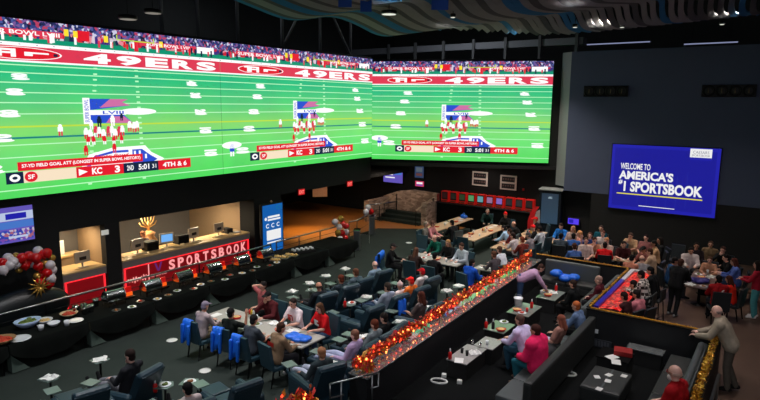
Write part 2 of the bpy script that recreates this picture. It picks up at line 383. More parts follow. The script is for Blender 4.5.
def video(Lx, Hz):
    b = MB()
    U = lambda u: u*Lx
    V = lambda v: (1-v)*Hz
    def rc(m, u0, u1, v0, v1, k): b.m = m; b.rect(U(u0), U(u1), V(v1), V(v0), -.006*k)
    def ov(m, u, v, ru, rv, k): b.m = m; b.oval(U(u), V(v), ru*Lx, rv*Hz, -.006*k)
    def tx(m, t, u0, u1, v0, v1, k, bold=.02, rot=0, shear=0): b.m = m; b.text(t, U(u0), U(u1), V(v1), V(v0), -.006*k, bold, shear, rot)
    def pl(m, pts, k): b.m = m; b.flat([(U(u), V(v)) for u, v in pts], -.006*k)
    rc(FIELD, 0, 1, 0, 1, 1)
    rc(CRW, 0, 1, 0, .065, 2); rc(PLY, 0, 1, .055, .105, 2); rc(DGR, 0, 1, .10, .128, 3)
    rc(PNK, .08, .35, .055, .088, 3); tx(WHT, 'SUPER BOWL LVIII', .09, .34, .06, .083, 4)
    rc(PNK, .63, .88, .055, .085, 3); tx(WHT, 'SUPER BOWL LVIII', .66, .85, .06, .08, 4)
    rc(WHT, .885, .97, .055, .10, 4); rc(RED, .40, .44, .03, .09, 4); rc(YEL, .385, .40, .035, .075, 4); rc(YEL, .355, .37, .03, .07, 4)
    for u in (.5, .72): rc(YEL, u-.008, u+.008, .045, .085, 4)
    rc(GLD, .54, .69, .057, .064, 5); rc(GLD, .539, .543, .03, .064, 5); rc(GLD, .687, .691, .03, .064, 5); rc(RED, .607, .623, .064, .125, 5)
    rnd = random.Random(3)
    for i in range(34):
        u = rnd.uniform(.02, .97); rc([WHT, RED, NVY, WHT, PNK][i % 5], u, u+.008, .075+rnd.uniform(-.01, .01), .112+rnd.uniform(-.006, .01), 5)
    rc(WHT, 0, 1, .128, .148, 3); rc(PNK, 0, 1, .148, .226, 3); rc(WHT, 0, 1, .226, .236, 3)
    for u in [i/19 for i in range(20)]: rc(NVY, u, u+.006, .136, .139, 4)
    ov(WHT, .215, .187, .128, .035, 4); ov(RED, .215, .187, .122, .031, 5)
    rc(WHT, .12, .20, .165, .176, 6); rc(WHT, .135, .16, .165, .208, 6); rc(WHT, .15, .20, .182, .192, 6); rc(WHT, .185, .20, .165, .21, 6); rc(WHT, .225, .25, .178, .20, 6); rc(WHT, .225, .30, .178, .187, 6); rc(NVY, .315, .328, .18, .196, 6)
    for ch, u in zip('49ERS', (.415, .535, .65, .765, .88)): tx(WHT, ch, u, u+.098, .158, .219, 4, .05)
    for v in (.252, .295, .35, .405, .462, .525, .70, .77, .845, .955): rc(LIN, 0, 1, v-.003, v+.003, 2)
    rc(GLD, 0, 1, .592, .602, 2); rc(TEA, 0, 1, .655, .666, 2)
    for (u0, u1) in ((.455, .405), (.61, .62)):
        for i in range(22):
            v = .245+i*.034
            if .8 < v < .935 or (u0 < .5 and .4 < v < .6): continue
            u = u0+(u1-u0)*(v-.245)/.75; rc(LIN, u-.007, u+.007, v, v+.010, 3)
    for (ul, ur, v, tl) in ((.205, .852, .315, '40'), (.187, .868, .40, '30'), (.165, .89, .52, '20'), (.138, .912, .655, '10'), (.10, .935, .825, '10')):
        k = .8+v*.7
        for u in (ul, ur):
            tx(WHT, tl, u-.024*k, u+.024*k, v-.016*k, v+.014*k, 4, .08, rot=1 if u < .5 else -1)
            ov(WHT, u+.004, v+.014*k, .026*k, .006*k, 4)
    # sail shaped banner painted on the grass
    pl(BLU, [(.425, .435), (.57, .435), (.545, .455), (.58, .475), (.425, .505)], 4); pl(ROS, [(.50, .435), (.57, .435), (.545, .455), (.58, .475), (.46, .49)], 5)
    pl(BLU, [(.425, .535), (.55, .535), (.585, .59), (.425, .585)], 4); pl(ROS, [(.50, .545), (.55, .545), (.585, .59), (.48, .586)], 5)
    rc(WHT, .40, .425, .43, .59, 5); rc(WHT, .425, .56, .505, .535, 5); ov(WHT, .61, .515, .075, .022, 5)
    tx(BLU, 'SUPER BOWL', .405, .42, .44, .58, 6, .01, rot=1); tx(BLU, 'LVIII', .47, .55, .51, .53, 6)
    # players
    def man(u, v, top, legs, s=1.0):
        s *= .78
        rc(legs, u-.009*s, u-.002*s, v, v+.034*s, 6); rc(legs, u+.002*s, u+.009*s, v, v+.034*s, 6); rc(top, u-.011*s, u+.011*s, v-.034*s, v+.002, 6); ov(top, u, v-.042*s, .008*s, .013*s, 6)
    for i, u in enumerate((.405, .42, .44, .452, .468, .487, .50, .512, .528, .54)): man(u, .655+.012*math.sin(i*2), [WHT, WHT, PNK][i % 3], [RED, PNK, WHT, RED][i % 4])
    for u in (.41, .43, .47, .505, .535): man(u, .70, RED, WHT, .8)
    for (u, v) in ((.318, .63), (.57, .62), (.588, .625), (.60, .62)): man(u, v, WHT, PNK)
    man(.425, .60, WHT, WHT, .8); man(.455, .585, NVY, NVY); man(.505, .58, WHT, WHT); man(.54, .555, NVY, NVY, .7); man(.40, .76, RED, RED, .9); man(.505, .755, RED, PNK, .9)
    man(.045, .83, BLU, WHT, 1.4); ov(WHT, .045, .78, .05, .028, 6)
    # crest on the grass
    pl(WHT, [(.375, .87), (.41, .78), (.5, .745), (.63, .742), (.655, .79), (.71, .84), (.67, .885)], 4); pl(BLU, [(.395, .86), (.43, .79), (.5, .765), (.56, .765), (.56, .86)], 5); pl(WHT, [(.41, .86), (.44, .80), (.5, .78), (.56, .78), (.56, .86)], 6)
    tx(RED, 'Super Bowl', .425, .56, .785, .81, 7, .02, shear=.3); pl(BLU, [(.575, .765), (.615, .765), (.65, .81), (.68, .84), (.655, .86), (.575, .86)], 5)
    for (u, v) in ((.585, .775), (.605, .775), (.63, .80)): rc(WHT, u-.004, u+.004, v, v+.03, 6)
    # the score banners
    rc(RED, .175, .615, .797, .848, 8); tx(WHT, '57-YD FIELD GOAL ATT (LONGEST IN SUPER BOWL HISTORY)', .187, .605, .81, .836, 9, .03)
    a, c = .852, .918
    rc(NVY, .138, .19, a, c, 8); ov(WHT, .164, (a+c)/2, .016, .022, 9); ov(NVY, .164, (a+c)/2, .008, .009, 10)
    rc(CRM, .19, .43, a, c, 8); ov(RED, .213, (a+c)/2, .02, .030, 9); tx(WHT, 'SF', .203, .224, a+.02, c-.02, 10, .02)
    rc(RED, .36, .535, a, c, 9); pl(WHT, [(.368, a+.012), (.40, (a+c)/2), (.368, c-.012)], 10); tx(WHT, 'KC', .415, .452, a+.012, c-.012, 10, .04); tx(WHT, '3', .50, .52, a+.01, c-.01, 10, .04)
    rc(NVY, .535, .68, a, c, 9); tx(WHT, '2ND', .548, .575, a+.016, c-.016, 10, .02); tx(WHT, '5:01', .595, .64, a+.014, c-.014, 10, .03); tx(WHT, '31', .652, .67, a+.02, c-.018, 10, .01)
    rc(RED, .68, .83, a, c, 8); tx(WHT, '4TH & 6', .70, .81, a+.016, c-.016, 9, .03)
    return b
HZ = 5.12
scr2 = video(10.08, HZ)
me2 = scr2.mesh('screen_picture', SCR)
def vscreen(label, loc, rz, Lx, me):
    t = thing('video_screen', label, 'screen', loc, rz)
    b = MB(); b.box(.12, Lx-.12, 0, .10, 0, HZ); b.build('cabinet', M_BLACK, t)
    o = bpy.data.objects.new('screen_picture', me); COL.objects.link(o); o.parent = t
    return t
vscreen('giant video screen at the left edge showing the football field, cut by the frame', (FX+.14, 6.3, 3.97), PI/2, 9.19, video(9.19, HZ).mesh('screen_picture', SCR))
vscreen('middle giant video screen of the football game, between the other two', (FX+.14, 15.5, 3.97), PI/2, 10.08, me2)
vscreen('right hand giant video screen of the football game, set across the corner', (P3.x+.08, P3.y-.02, 3.86), A3, 9.22, video(9.22, HZ).mesh('screen_picture', SCR))

# ------------------------------------------------------------------ other screens, signs and pictures
G_W = glow('sign_white', (.95, .95, .95), .95); G_B = glow('sign_blue', (.10, .10, .62), .85); G_B2 = glow('sign_deep_blue', (.13, .13, .70), .85)
G_Y = glow('sign_yellow', (.92, .86, .25), .9); G_P = glow('sign_violet', (.42, .36, .78), .8); G_LB = glow('sign_light_blue', (.30, .50, .85), .8)
G_PK = glow('sign_pink', (.85, .25, .42), .8); G_CY = glow('sign_azure', (.07, .40, .74), .8); G_RD = glow('sign_red', (.90, .13, .10), .95)
def sign_thing(name, label, cat, loc, rz, Wd, Hh, mats, fill, frame=M_BLACK, dep=.08, tilt=0, lip=.04):
    t = thing(name, label, cat, loc, rz)
    if tilt: t.rotation_euler = (tilt, 0, rz)
    b = MB(); b.box(-lip, Wd+lip, 0, dep, -lip, Hh+lip, .01); b.build('casing', frame, t)
    b = MB(); fill(b, Wd, Hh); b.build('display', mats, t)
    return t
def f_welcome(b, W, H):
    b.m = 0; b.rect(0, W, 0, H, -.004)
    b.m = 1; b.rect(.03*W, .97*W, .05*H, .95*H, -.007)
    b.m = 4
    for i in range(6): b.rect(W*(.28+i*.09), W*(.285+i*.09), H*.1, H*(.5+.07*(i % 3)), -.009)
    b.m = 2
    b.text('WELCOME TO', .095*W, .385*W, .625*H, .72*H, -.012, .02); b.text("AMERICA'S", .085*W, .605*W, .47*H, .605*H, -.012, .04)
    b.text('#', .085*W, .125*W, .385*H, .455*H, -.012, .03); b.text('1 SPORTSBOOK', .14*W, .875*W, .28*H, .44*H, -.012, .04)
    b.rect(.30*W, .64*W, .068*H, .078*H, -.012)
    b.rect(.735*W, .925*W, .825*H, .985*H, -.012); b.m = 0; b.rect(.735*W, .925*W, .825*H, .86*H, -.016)
    b.m = 5; b.text('CAESARS', .76*W, .90*W, .915*H, .955*H, -.016, .0); b.text('SPORTSBOOK', .75*W, .91*W, .875*H, .905*H, -.016, .0)
    b.m = 3; b.rect(.075*W, .88*W, .235*H, .252*H, -.012)
sign_thing('welcome_screen', 'big blue wall screen with white welcome lettering and a yellow underline', 'screen', (-7.03, 29.40, 1.94), 0, 4.52, 3.06, [G_B2, G_B, G_W, G_Y, glow('sign_mid_blue', (.15, .18, .66), .85), glow('sign_grey', (.5, .5, .6), .8)], f_welcome, dep=.095)
def f_stadium(b, W, H):
    b.m = 0; b.rect(0, W, 0, H, -.004)
    b.m = 1; b.rect(0, W, .62*H, .86*H, -.007); b.m = 2; b.rect(0, W, .40*H, .60*H, -.007)
    b.m = 3; b.rect(0, W, .05*H, .36*H, -.007); b.m = 4; b.rect(W*.6, W*.9, .66*H, .82*H, -.01); b.m = 1; b.rect(W*.62, W*.9, .12*H, .18*H, -.01)
sign_thing('wall_television', 'blue and white lit television high on the dark wall at the left edge', 'television', (FX+.10, 6.35, 2.66), PI/2, 1.9, 1.05,
           [G_P, glow('tv_white', (.75, .8, .92), .9), G_LB, crowd_mat('tv_crowd', ((.2, .25, .7), (.8, .75, .85), (.5, .3, .7), (.15, .3, .75), (.7, .4, .5)), 14, .8), G_B2], f_stadium)
def f_violet(b, W, H):
    b.m = 0; b.rect(0, W, 0, H, -.004); b.m = 1; b.rect(.1*W, .6*W, .3*H, .38*H, -.008); b.rect(.1*W, .5*W, .5*H, .56*H, -.008); b.m = 2; b.rect(.55*W, .95*W, .55*H, .9*H, -.007)
sign_thing('wall_television', 'slanted violet lit screen on the dark wall above the stone wall', 'television', (-20.75, 30.04, 1.98), 0, 1.42, .92, [G_P, G_W, G_LB], f_violet)
def f_small(b, W, H):
    b.m = 0; b.rect(0, W, 0, H, -.004); b.m = 1; b.rect(.15*W, .85*W, .45*H, .8*H, -.008); b.m = 2; b.rect(.15*W, .85*W, .15*H, .35*H, -.008)
sign_thing('wall_television', 'small upright bluish screen above the pink and violet screen', 'television', (-18.5, 30.1, 2.42), 0, .62, .78, [glow('dim_blue', (.22, .3, .45), .6), glow('dim_grey', (.4, .45, .5), .6), glow('dim_orange', (.5, .3, .3), .5)], f_small)
sign_thing('wall_television', 'small pink and violet lit screen under the upright bluish screen', 'television', (-18.45, 30.1, 1.9), 0, .6, .32, [G_PK, G_W, G_P], f_small)
sign_thing('wall_television', 'small bright violet screen on the dark wall below the left of the welcome screen', 'television', (-9.1, 29.95, .78), 0, .55, .30, [glow('violet_bright', (.35, .25, .95), .9), G_P, G_B2], lambda b, W, H: (setattr(b, 'm', 0), b.rect(0, W, 0, H, -.004), setattr(b, 'm', 2), b.rect(.1*W, .5*W, .2*H, .8*H, -.008)))
for (x, y, lab) in ((-14.7, 2.28, 'left white framed picture of players above the red screens'), (-13.0, 2.2, 'right white framed picture of players above the red screens')):
    t = thing('framed_picture', lab, 'picture', (x, 30.12, y))
    Wd = .95; b = MB(); b.box(0, Wd, 0, .05, 0, .8, .01); b.build('frame', mat('picture_mount', (.92, .88, .84), .6), t)
    for (z0, z1) in ((.08, .34), (.44, .72)):
        b = MB(); b.box(.1, Wd-.1, -.006, 0, z0, z1); b.m = 1
        for i in range(5): b.ell((.2+i*.14, -.006, z0+.15), (.035, .006, .05)); 
        b.build('print', [mat('picture_dark', (.12, .10, .11), .6), mat('picture_faces', (.5, .38, .36), .6)], t)
# row of ten red betting terminals on a black counter
t = thing('terminal_counter', 'long black counter carrying the row of red betting terminals', 'counter', (-13.45, 29.3, 0))
b = MB(); b.box(-2.95, 2.95, -.25, .75, 1.23, 1.30, .01); b.build('counter_top', M_BLACK, t)
b = MB(); b.box(-2.9, 2.9, -.2, .7, 0, 1.23); b.build('counter_body', M_CLOTHBK, t)
M_TRED = mat('terminal_red', (.70, .10, .09), .4, em=.22, emc=(.86, .12, .10), noise=0)
tcol = [(.16, .05, .06), (.12, .12, .10), (.18, .25, .15), (.35, .62, .40), (.40, .65, .68), (.62, .45, .62), (.55, .42, .78), (.16, .16, .18), (.18, .17, .18), (.14, .12, .12)]
tlab = ['leftmost red betting terminal, dark screen', 'second red betting terminal from the left, dark screen', 'third red betting terminal from the left, greenish screen', 'red betting terminal with a bright green screen', 'red betting terminal with a light blue screen', 'red betting terminal with a pink screen', 'red betting terminal with a violet screen', 'third red betting terminal from the right, grey screen', 'second red betting terminal from the right, grey screen', 'rightmost red betting terminal, dark screen']
for i in range(10):
    x = -15.95+i*.555
    t = thing('betting_terminal', tlab[i]+', on the black counter', 'terminal', (x, 29.25, 1.30))
    b = MB(); b.box(-.225, .225, 0, .35, .0, .62, .02); b.build('cabinet', M_TRED, t)
    b = MB(); b.box(-.185, .185, -.02, .0, .15, .58); b.build('bezel', M_BLACK, t)
    b = MB(); b.box(-.16, .16, -.03, -.02, .22, .53); b.build('screen', glow('terminal_screen_%d' % i, tcol[i], .8), t)
    b = MB(); b.box(-.16, .16, -.1, .0, .04, .12, .01); b.build('tray', mat('terminal_tray', (.35, .14, .10), .4, em=.08, emc=(.6, .2, .1), noise=0), t)
# tall teal display box and column foot
t = thing('display_cabinet', 'tall dark teal display cabinet at the foot of the grey column', 'cabinet', (-9.86, 29.25, 0), A3*.3)
b = MB(); b.box(-.55, .55, 0, .75, 0, 2.5, .02); b.build('cabinet_body', mat('teal_cabinet', (.07, .10, .13), .6, spec=.2), t)
b = MB(); b.box(-.42, .42, -.03, 0, .8, 2.35); b.build('screen', [ramp_em('teal_display', ((0, (.12, .20, .27)), (.2, (.17, .27, .36)), (.5, (.12, .20, .27))), .9)], t)
b = MB(); b.m = 0; b.flat([(-.1, 2.1), (.10, 2.1), (.13, 2.15), (.04, 2.17), (.12, 2.21), (-.04, 2.2), (-.08, 2.16)], -.04); b.build('emblem', [glow('emblem_pale', (.6, .68, .72), .8)], t)
b = MB(); b.box(-.6, .6, -.05, .8, 2.5, 2.58, .02); b.build('top_panel', mat('cabinet_top_paint', (.6, .62, .62), .6), t)  # light on the cabinet top put into its pale colour
# exit signs hanging from the wall above the corridor
for (y, lab) in ((20.1, 'left red exit sign on the dark fascia, above the corridor'), (23.75, 'right red exit sign on the dark fascia, near the corner')):
    t = thing('exit_sign', lab, 'sign', (FX+.06, y-.22, 2.55), PI/2)
    b = MB(); b.box(0, .46, -.02, .06, 0, .3, .01); b.build('housing', mat('exit_housing', (.5, .08, .08), .4), t)
    b = MB(); b.m = 0; b.rect(.02, .44, .02, .28, -.024); b.m = 1; b.text('EXIT', .06, .40, .07, .23, -.03, .02); b.build('legend', [glow('exit_red', (.85, .10, .13), .9), glow('exit_letter', (1, .55, .5), 1)], t)
t = tag(MB().box(-.05, .05, -.03, .03, -.06, .06, .01).build('wall_button', M_RED, None, (-11.65, 30.15, 2.3)), 'small red alarm box on the dark wall right of the pictures', 'alarm')
# speaker rows on the far wall
for k, (xc, lab) in enumerate(((-7.55, 'left row of four round black loudspeakers on the grey far wall'), (-2.48, 'right row of four round black loudspeakers on the grey far wall'))):
    t = thing('speaker_array', lab, 'loudspeaker', (xc, 29.5, 7.48))
    b = MB(); b.box(-1.02, 1.02, -.10, -.001, -.26, .26, .02); b.build('backplate', M_DKMETAL, t)
    for i in range(4):
        c = -.75+i*.5
        b = MB(); vs = []
        b.tube([(c+.215*math.cos(q*PI/10), -.13, .215*math.sin(q*PI/10)) for q in range(20)], .035, 6, True); b.build('rim', M_DKMETAL, t, None, 0, True)
        b = MB(); b.ell((c, -.11, 0), (.19, .03, .19)); b.m = 1; b.box(c-.012, c+.012, -.155, -.13, -.1, .1); b.build('cone', [mat('speaker_cone', (.025, .025, .03), .6), mat('speaker_brass', (.45, .38, .25), .4)], t, None, 0, True)
# standing blue information screen
t = thing('information_totem', 'upright blue information screen with a white panel, left of the corridor', 'screen', (FX+.32, 17.33, 0), PI/2)
b = MB(); b.box(-.05, 1.25, -.05, .10, .30, 2.50, .02); b.build('casing', M_BLACK, t)
b = MB(); b.box(.1, 1.1, -.15, .25, 0, .06, .01); b.box(.5, .7, 0, .08, .05, .35); b.build('stand_foot', M_DKMETAL, t)
b = MB(); b.m = 0; b.rect(0, 1.2, .36, 2.44, -.056); b.m = 1; b.rect(.3, 1.02, 1.86, 1.95, -.06); b.rect(.3, 1.06, 1.74, 1.82, -.06); b.oval(.18, 1.84, .07, .07, -.06)
for i in range(3): b.m = 1; b.text('C', .18+i*.32, .36+i*.32, 1.42, 1.62, -.06, .03)
b.m = 1; b.rect(.22, 1.08, .88, 1.32, -.06); b.rect(.24, 1.06, .74, .80, -.06)
b.m = 2; b.oval(.98, 2.28, .16, .10, -.059); b.m = 0; b.oval(.98, 2.28, .13, .075, -.062); b.m = 2; b.flat([(.02, .36), (.5, .36), (.02, .62)], -.059)
b.build('display', [G_CY, G_W, glow('totem_green', (.10, .5, .62), .8)], t)
b = MB(); b.ell((.6, .02, 2.56), (.05, .05, .06)); b.build('camera_dome', mat('dome_pale', (.7, .6, .5), .4), t, None, 0, True)
t = thing('notice_board', 'beige notice board hanging in the dark corridor by the balloons', 'sign', (-23.6, 26.6, 1.15), PI/2*.55)
MB().box(0, .9, 0, .04, 0, .62, .01).build('board', mat('notice_beige', (.74, .60, .52), .6, noise=.2, scale=9), t)
for x in (.1, .8): b = MB(); b.tube([(x, .02, .61), (x, .02, 1.575)], .008, 6); b.build('cord', M_DKMETAL, t)

# ------------------------------------------------------------------ betting counters behind the rail
M_CTOP = mat('counter_cream', (.80, .68, .48), .35, noise=.06); M_CGREY = mat('counter_grey_lip', (.50, .46, .45), .5)
M_GRED = mat('counter_red_panel', (.45, .03, .05), .45, em=.35, emc=(.62, .05, .10), noise=0)
M_LINER = glow('counter_red_light', (1.0, .16, .20), 1.3); M_LET = glow('letter_pink', (1.0, .62, .62), 1.05)
def counter(name, label, y0, y1, full):
    t = thing(name, label, 'counter', (FX-.02, y0, 0), PI/2)
    Ld = y1-y0
    b = MB(); b.box(0, Ld, 0, .95, 1.27, 1.33, .01); b.build('worktop', M_CTOP, t)
    b = MB(); b.box(0, Ld, .01, .06, 1.04, 1.27); b.build('lip', M_CGREY, t)
    b = MB(); b.box(0, Ld, .10, .9, 0, 1.27); b.build('body', M_CGREY, t)
    b = MB(); b.box(.12, Ld-.1, .07, .10, .12, 1.02); b.build('red_panel', M_GRED, t)
    b = MB(); 
    for (a, c, z0, z1) in ((.06, Ld-.04, .99, 1.03), (.06, .11, .1, 1.0), (Ld-.09, Ld-.04, .1, 1.0)): b.box(a, c, .03, .07, z0, z1)
    b.build('light_strip', M_LINER, t)
    if full:
        b = MB(); b.m = 0
        for i, ch in enumerate('SPORTSBOOK'):
            x = 1.87+i*.392; b.text(ch, x, x+.26, .56, .94, .055, .03)
        ob = b.build('lettering', [M_LET], t); sol = ob.modifiers.new('depth', 'SOLIDIFY'); sol.thickness = .03
        b = MB(); b.m = 0; b.tube([(.17+.75*k/40, .06, .53+.09*math.sin(k*1.15)*(1-.4*math.sin(k*.31))) for k in range(41)], .012, 5); b.build('script_emblem', [M_LET], t)
        b = MB(); b.m = 0; b.text('CAESARS', 1.1, 1.75, .46, .56, .06, .01); b.m = 1; b.flat([(1.25, .96), (1.33, .96), (1.42, .72), (1.51, .96), (1.59, .96), (1.47, .64), (1.37, .64)], .06); b.build('emblem', [M_LET, glow('emblem_violet', (.42, .16, .45), .8)], t)
        b = MB(); b.box(1.0, 1.03, .05, .07, .1, 1.0); b.build('divider', M_LET, t)
    return t
counter('betting_counter', 'long betting counter with lit red front and sportsbook lettering', 11.1, 16.95, True)
counter('betting_counter', 'short betting counter with lit red front in the narrow left booth', 9.05, 10.5, False)
t = thing('back_shelf', 'cream back shelf unit in the narrow left booth', 'shelf', (-19.75, 9.05, 0), PI/2)
b = MB(); b.box(0, 1.3, 0, .5, 1.55, 1.62, .01); b.build('top', M_CTOP, t); b = MB(); b.box(0, 1.3, .03, .48, 0, 1.55); b.build('body', M_BOOTHB, t)
sbox('wall_booth_left_back', (-20.5, -20.4, 9.02, 10.52, 0, 2.72), M_BOOTHG)
area((-20.2, 12.6, 2.6), .7, 105, (1, .78, .5)); area((-20.2, 15.6, 2.6), .7, 105, (1, .80, .55)); area((-19.4, 9.8, 2.6), .5, 34, (1, .78, .5))
spot((-20.9, 22.9, 2.65), (-20.7, 22.8, 0), 620, (1, .62, .18), 95, .9)
area((-13.9, 29.0, 3.42), .4, 14, (1, .9, .8)); area((-18.3, 27.4, 3.42), .4, 26, (1, .82, .66))  # added lamps, unseen, brightening the framed pictures and the stone wall
area((-21.4, 26.0, 2.6), .6, 40, (1, .7, .4))
M_MON = mat('monitor_beige', (.72, .66, .58), .5)
def monitor(label, loc, rz, lit=None):
    t = thing('counter_monitor', label, 'monitor', loc, rz)
    b = MB(); b.box(-.14, .14, -.1, .1, 0, .02); b.build('base', M_MON, t); b = MB(); b.tube([(0, .02, .02), (0, .02, .2)], .03, 8); b.build('neck', M_MON, t)
    b = MB(); b.box(-.27, .27, -.02, .05, .16, .54, .012); b.build('shell', M_MON, t)
    b = MB(); b.box(-.22, .22, -.03, -.02, .21, .49) if lit else b.box(-.12, .12, -.03, -.02, .25, .36); b.build('screen', lit or mat('monitor_port', (.12, .08, .08), .5), t)
for (y, lab, lit) in ((12.0, 'leftmost pale monitor on the long betting counter', None), (14.45, 'second pale monitor from the right on the long counter', None), (15.7, 'rightmost pale monitor on the long betting counter', None)):
    monitor(lab, (FX-.5, y, 1.33), PI/2+.15, lit)
monitor('monitor with a bright blue screen on the long betting counter', (FX-.55, 13.25, 1.33), PI/2-.2, glow('monitor_blue', (.45, .7, .95), 1))
monitor('pale monitor on the short counter of the narrow left booth', (FX-.35, 9.88, 1.33), PI/2+.1)
t = tag(MB().box(-.25, .25, -.02, .02, 0, .5, .01).build('notice_card', M_WHITE, None, (-19.95, 9.55, 1.622), PI/2), 'white notice card standing on the shelf of the narrow left booth', 'card')
for i, (y, s) in enumerate(((12.6, .8), (13.95, .8), (16.25, .5))):
    b = MB(); b.box(-.3*s, .3*s, -.2, .2, 0, .42*s, .02); b.m = 1; b.box(-.26*s, .26*s, -.22, -.2, .05, .36*s)
    tag(b.build('equipment_crate', [M_BLACK, M_DKMETAL], None, (-19.25, y, 1.33), PI/2), ['black equipment box left of the blue lit monitor', 'black equipment box in the middle of the long betting counter', 'small black equipment box at the right of the long counter'][i], 'box')
for i in range(7):
    y = 11.4+i*.8; b = MB(); b.box(-.12, .12, -.08, .08, 0, .025+.01*(i % 2)); b.box(-.1, .06, -.07, .05, .025, .045)
    tag(b.build('paper_stack', mat('paper_cream', (.85, .78, .62), .8), None, (FX-.35, y, 1.33), i*.9), 'small stack of betting slips on the long counter', 'paper', 'paper stacks on the long counter')
tag(MB().lathe([(.03, 0), (.16, .015), (.18, .04), (.02, .05)], 16).build('paper_plate', M_CERAM, None, (FX-.4, 16.55, 1.33), 0, True), 'shallow cream dish at the right end of the long counter', 'dish')
b = MB()   # branching gold ornament
b.tube([(0, 0, 0), (0, 0, .35)], .05, 8); rr = random.Random(5)
for k in range(7):
    a = (k-3)*.42; b.tube([(0, 0, .1), (0, math.sin(a)*.3, .1+math.cos(a)*.35), (0, math.sin(a)*.40, .15+math.cos(a)*.62)], [.03, .026, .018], 6)
tag(b.build('gold_ornament', mat('pale_gold', (.9, .72, .45), .35, .6, noise=.1), None, (-20.3, 13.25, 1.82), 0, True), 'branching pale gold ornament behind the long betting counter', 'ornament')
b = MB(); b.lathe([(.3, 0), (.32, .12), (.2, .3), (.26, .42), (.1, .5)], 14)
tag(b.build('ornament_plinth', mat('plinth_tan', (.75, .55, .36), .6), None, (-20.3, 13.25, 1.30), 0, True), 'tan plinth carrying the branching gold ornament', 'plinth')
tag(MB().box(-.3, .3, -.3, .3, 0, 1.298, .02).build('ornament_stand', M_BOOTHG, None, (-20.3, 13.25, 0)), 'grey stand under the ornament plinth behind the counter', 'stand')
b = MB(); b.box(-.12, .12, -.03, .03, -.08, .08, .01); tag(b.build('wall_light', glow('wall_light_pale', (.75, .75, .72), .8), None, (FX+.03, 10.5, 2.45), PI/2), 'small pale light box on the black pillar between the booths', 'lamp')

# ------------------------------------------------------------------ steel rail behind the buffet
def rail(label, pts, h, mrail, mpost, nmid=3, group=None, name='guard_rail', extra=()):
    c = Vector(pts[0]); t = thing(name, label, 'railing', c)
    P = [Vector(p)-c for p in pts]
    b = MB(); b.tube([p+Vector((0, 0, h)) for p in P], .035, 8); b.build('handrail', mrail, t, None, 0, True)
    for k in range(nmid):
        z = h*(k+1)/(nmid+1); b = MB(); b.tube([p+Vector((0, 0, z)) for p in P], .010, 6); b.build('cable', M_DKMETAL, t, None, 0, True)
    for p in P:
        b = MB(); b.tube([p, p+Vector((0, 0, h))], .025, 8); b.build('post', mpost, t)
    return t
rail('long steel rail with dark cables behind the buffet tables', [(-17.22, y, 0) for y in (4.2, 6.0, 7.8, 9.6, 11.4, 13.2, 15.0, 16.8)], 1.02, M_METAL, M_DKMETAL)
rail('short steel rail in front of the orange lit corridor', [(-17.4, y, 0) for y in (17.3, 18.7, 20.1, 21.6)], 1.0, M_METAL, M_METAL)

# ------------------------------------------------------------------ buffet tables
BX0, BX1 = -16.92, -15.42
bl = ['first buffet table in a black cloth, at the left edge of the frame', 'buffet table in a black cloth under the big blue and white bowl', 'buffet table in a black cloth where the chafing dishes begin', 'buffet table in a black cloth under the second and third chafing dishes', 'buffet table in a black cloth under the fourth and fifth chafing dishes', 'buffet table in a black cloth under the last chafing dish', 'buffet table in a black cloth holding serving trays', 'last buffet table in a black cloth, by the balloon cluster']
def buffet(y0, L, lab, x1=BX1):
    t = thing('buffet_table', lab, 'table', (BX0, y0, 0))
    Wd = x1-BX0
    b = MB(); b.box(.02, Wd-.02, .02, L-.02, .72, .75); b.build('tabletop', M_DKMETAL, t)
    for (x, y) in ((.12, .1), (Wd-.12, .1), (.12, L-.1), (Wd-.12, L-.1)):
        b = MB(); b.tube([(x, y, 0), (x, y, .72)], .02, 6); b.build('leg', M_DKMETAL, t)
    vs = []; fs = []; n = 24
    for i in range(n+1):
        u = i/n; y = .005+(L-.01)*u
        zb = .20+.34*(abs(2*u-1)**2.2); wv = .03*math.sin(u*21)
        for (x, z) in ((0, .3), (0, .757), (.01, .765), (Wd-.01, .765), (Wd, .757), (Wd+.03+wv*.4, .55), (Wd+.045+wv, zb)): vs.append((x, y, z))
    for i in range(n):
        for k in range(6): a = i*7; fs.append((a+k, a+7+k, a+8+k, a+1+k))
    b = MB(); b.add(vs, fs); b.build('cloth', M_CLOTHBK, t, None, 0, True)
    # paler inside lining of the cloth seen where it lifts at the end
    b = MB(); b.add([(Wd-.25, .03, .05), (Wd-.02, .03, .03), (Wd-.02, .03, .50), (Wd-.3, .03, .6), (Wd-.02, .45, .04)], [(0, 1, 2, 3), (1, 4, 2)]); b.build('lining', mat('cloth_lining', (.30, .36, .33), .9), t)
for i in range(8): buffet(4.0+i*2.05, 2.03, bl[i])
# chafing dishes
M_ROLL = mat('chafer_lid_steel', (.75, .77, .78), .16, 1, noise=.04)
ch = thing('chafing_dish', 'x', 'chafing dish', (0, 0, 0)); LABELS.clear()
b = MB(); vs = []; n = 14
b.box(-.36, .36, -.27, .27, .22, .34, .02); b.build('water_pan', M_ROLL, ch)
b = MB()
for s in (-1, 1):
    for q in (-1, 1): b.tube([(s*.33, q*.24, 0), (s*.33, q*.24, .24)], .015, 6)
b.box(-.35, .35, -.26, -.24, .18, .21); b.box(-.35, .35, .24, .26, .18, .21); b.box(-.34, -.32, -.25, .25, .185, .205); b.build('stand', M_DKMETAL, ch)
b = MB()
prof = [(-.26+.52*i/n, .34+.30*math.sin(PI*i/n)**.8) for i in range(n+1)]
vs = [(-.35, y, z) for y, z in prof]+[(.35, y, z) for y, z in prof]; m_ = n+1
b.add(vs, [(i, i+1, m_+i+1, m_+i) for i in range(n)]+[list(range(m_))[::-1], list(range(m_, 2*m_))]); b.build('roll_lid', M_ROLL, ch, None, 0, False)
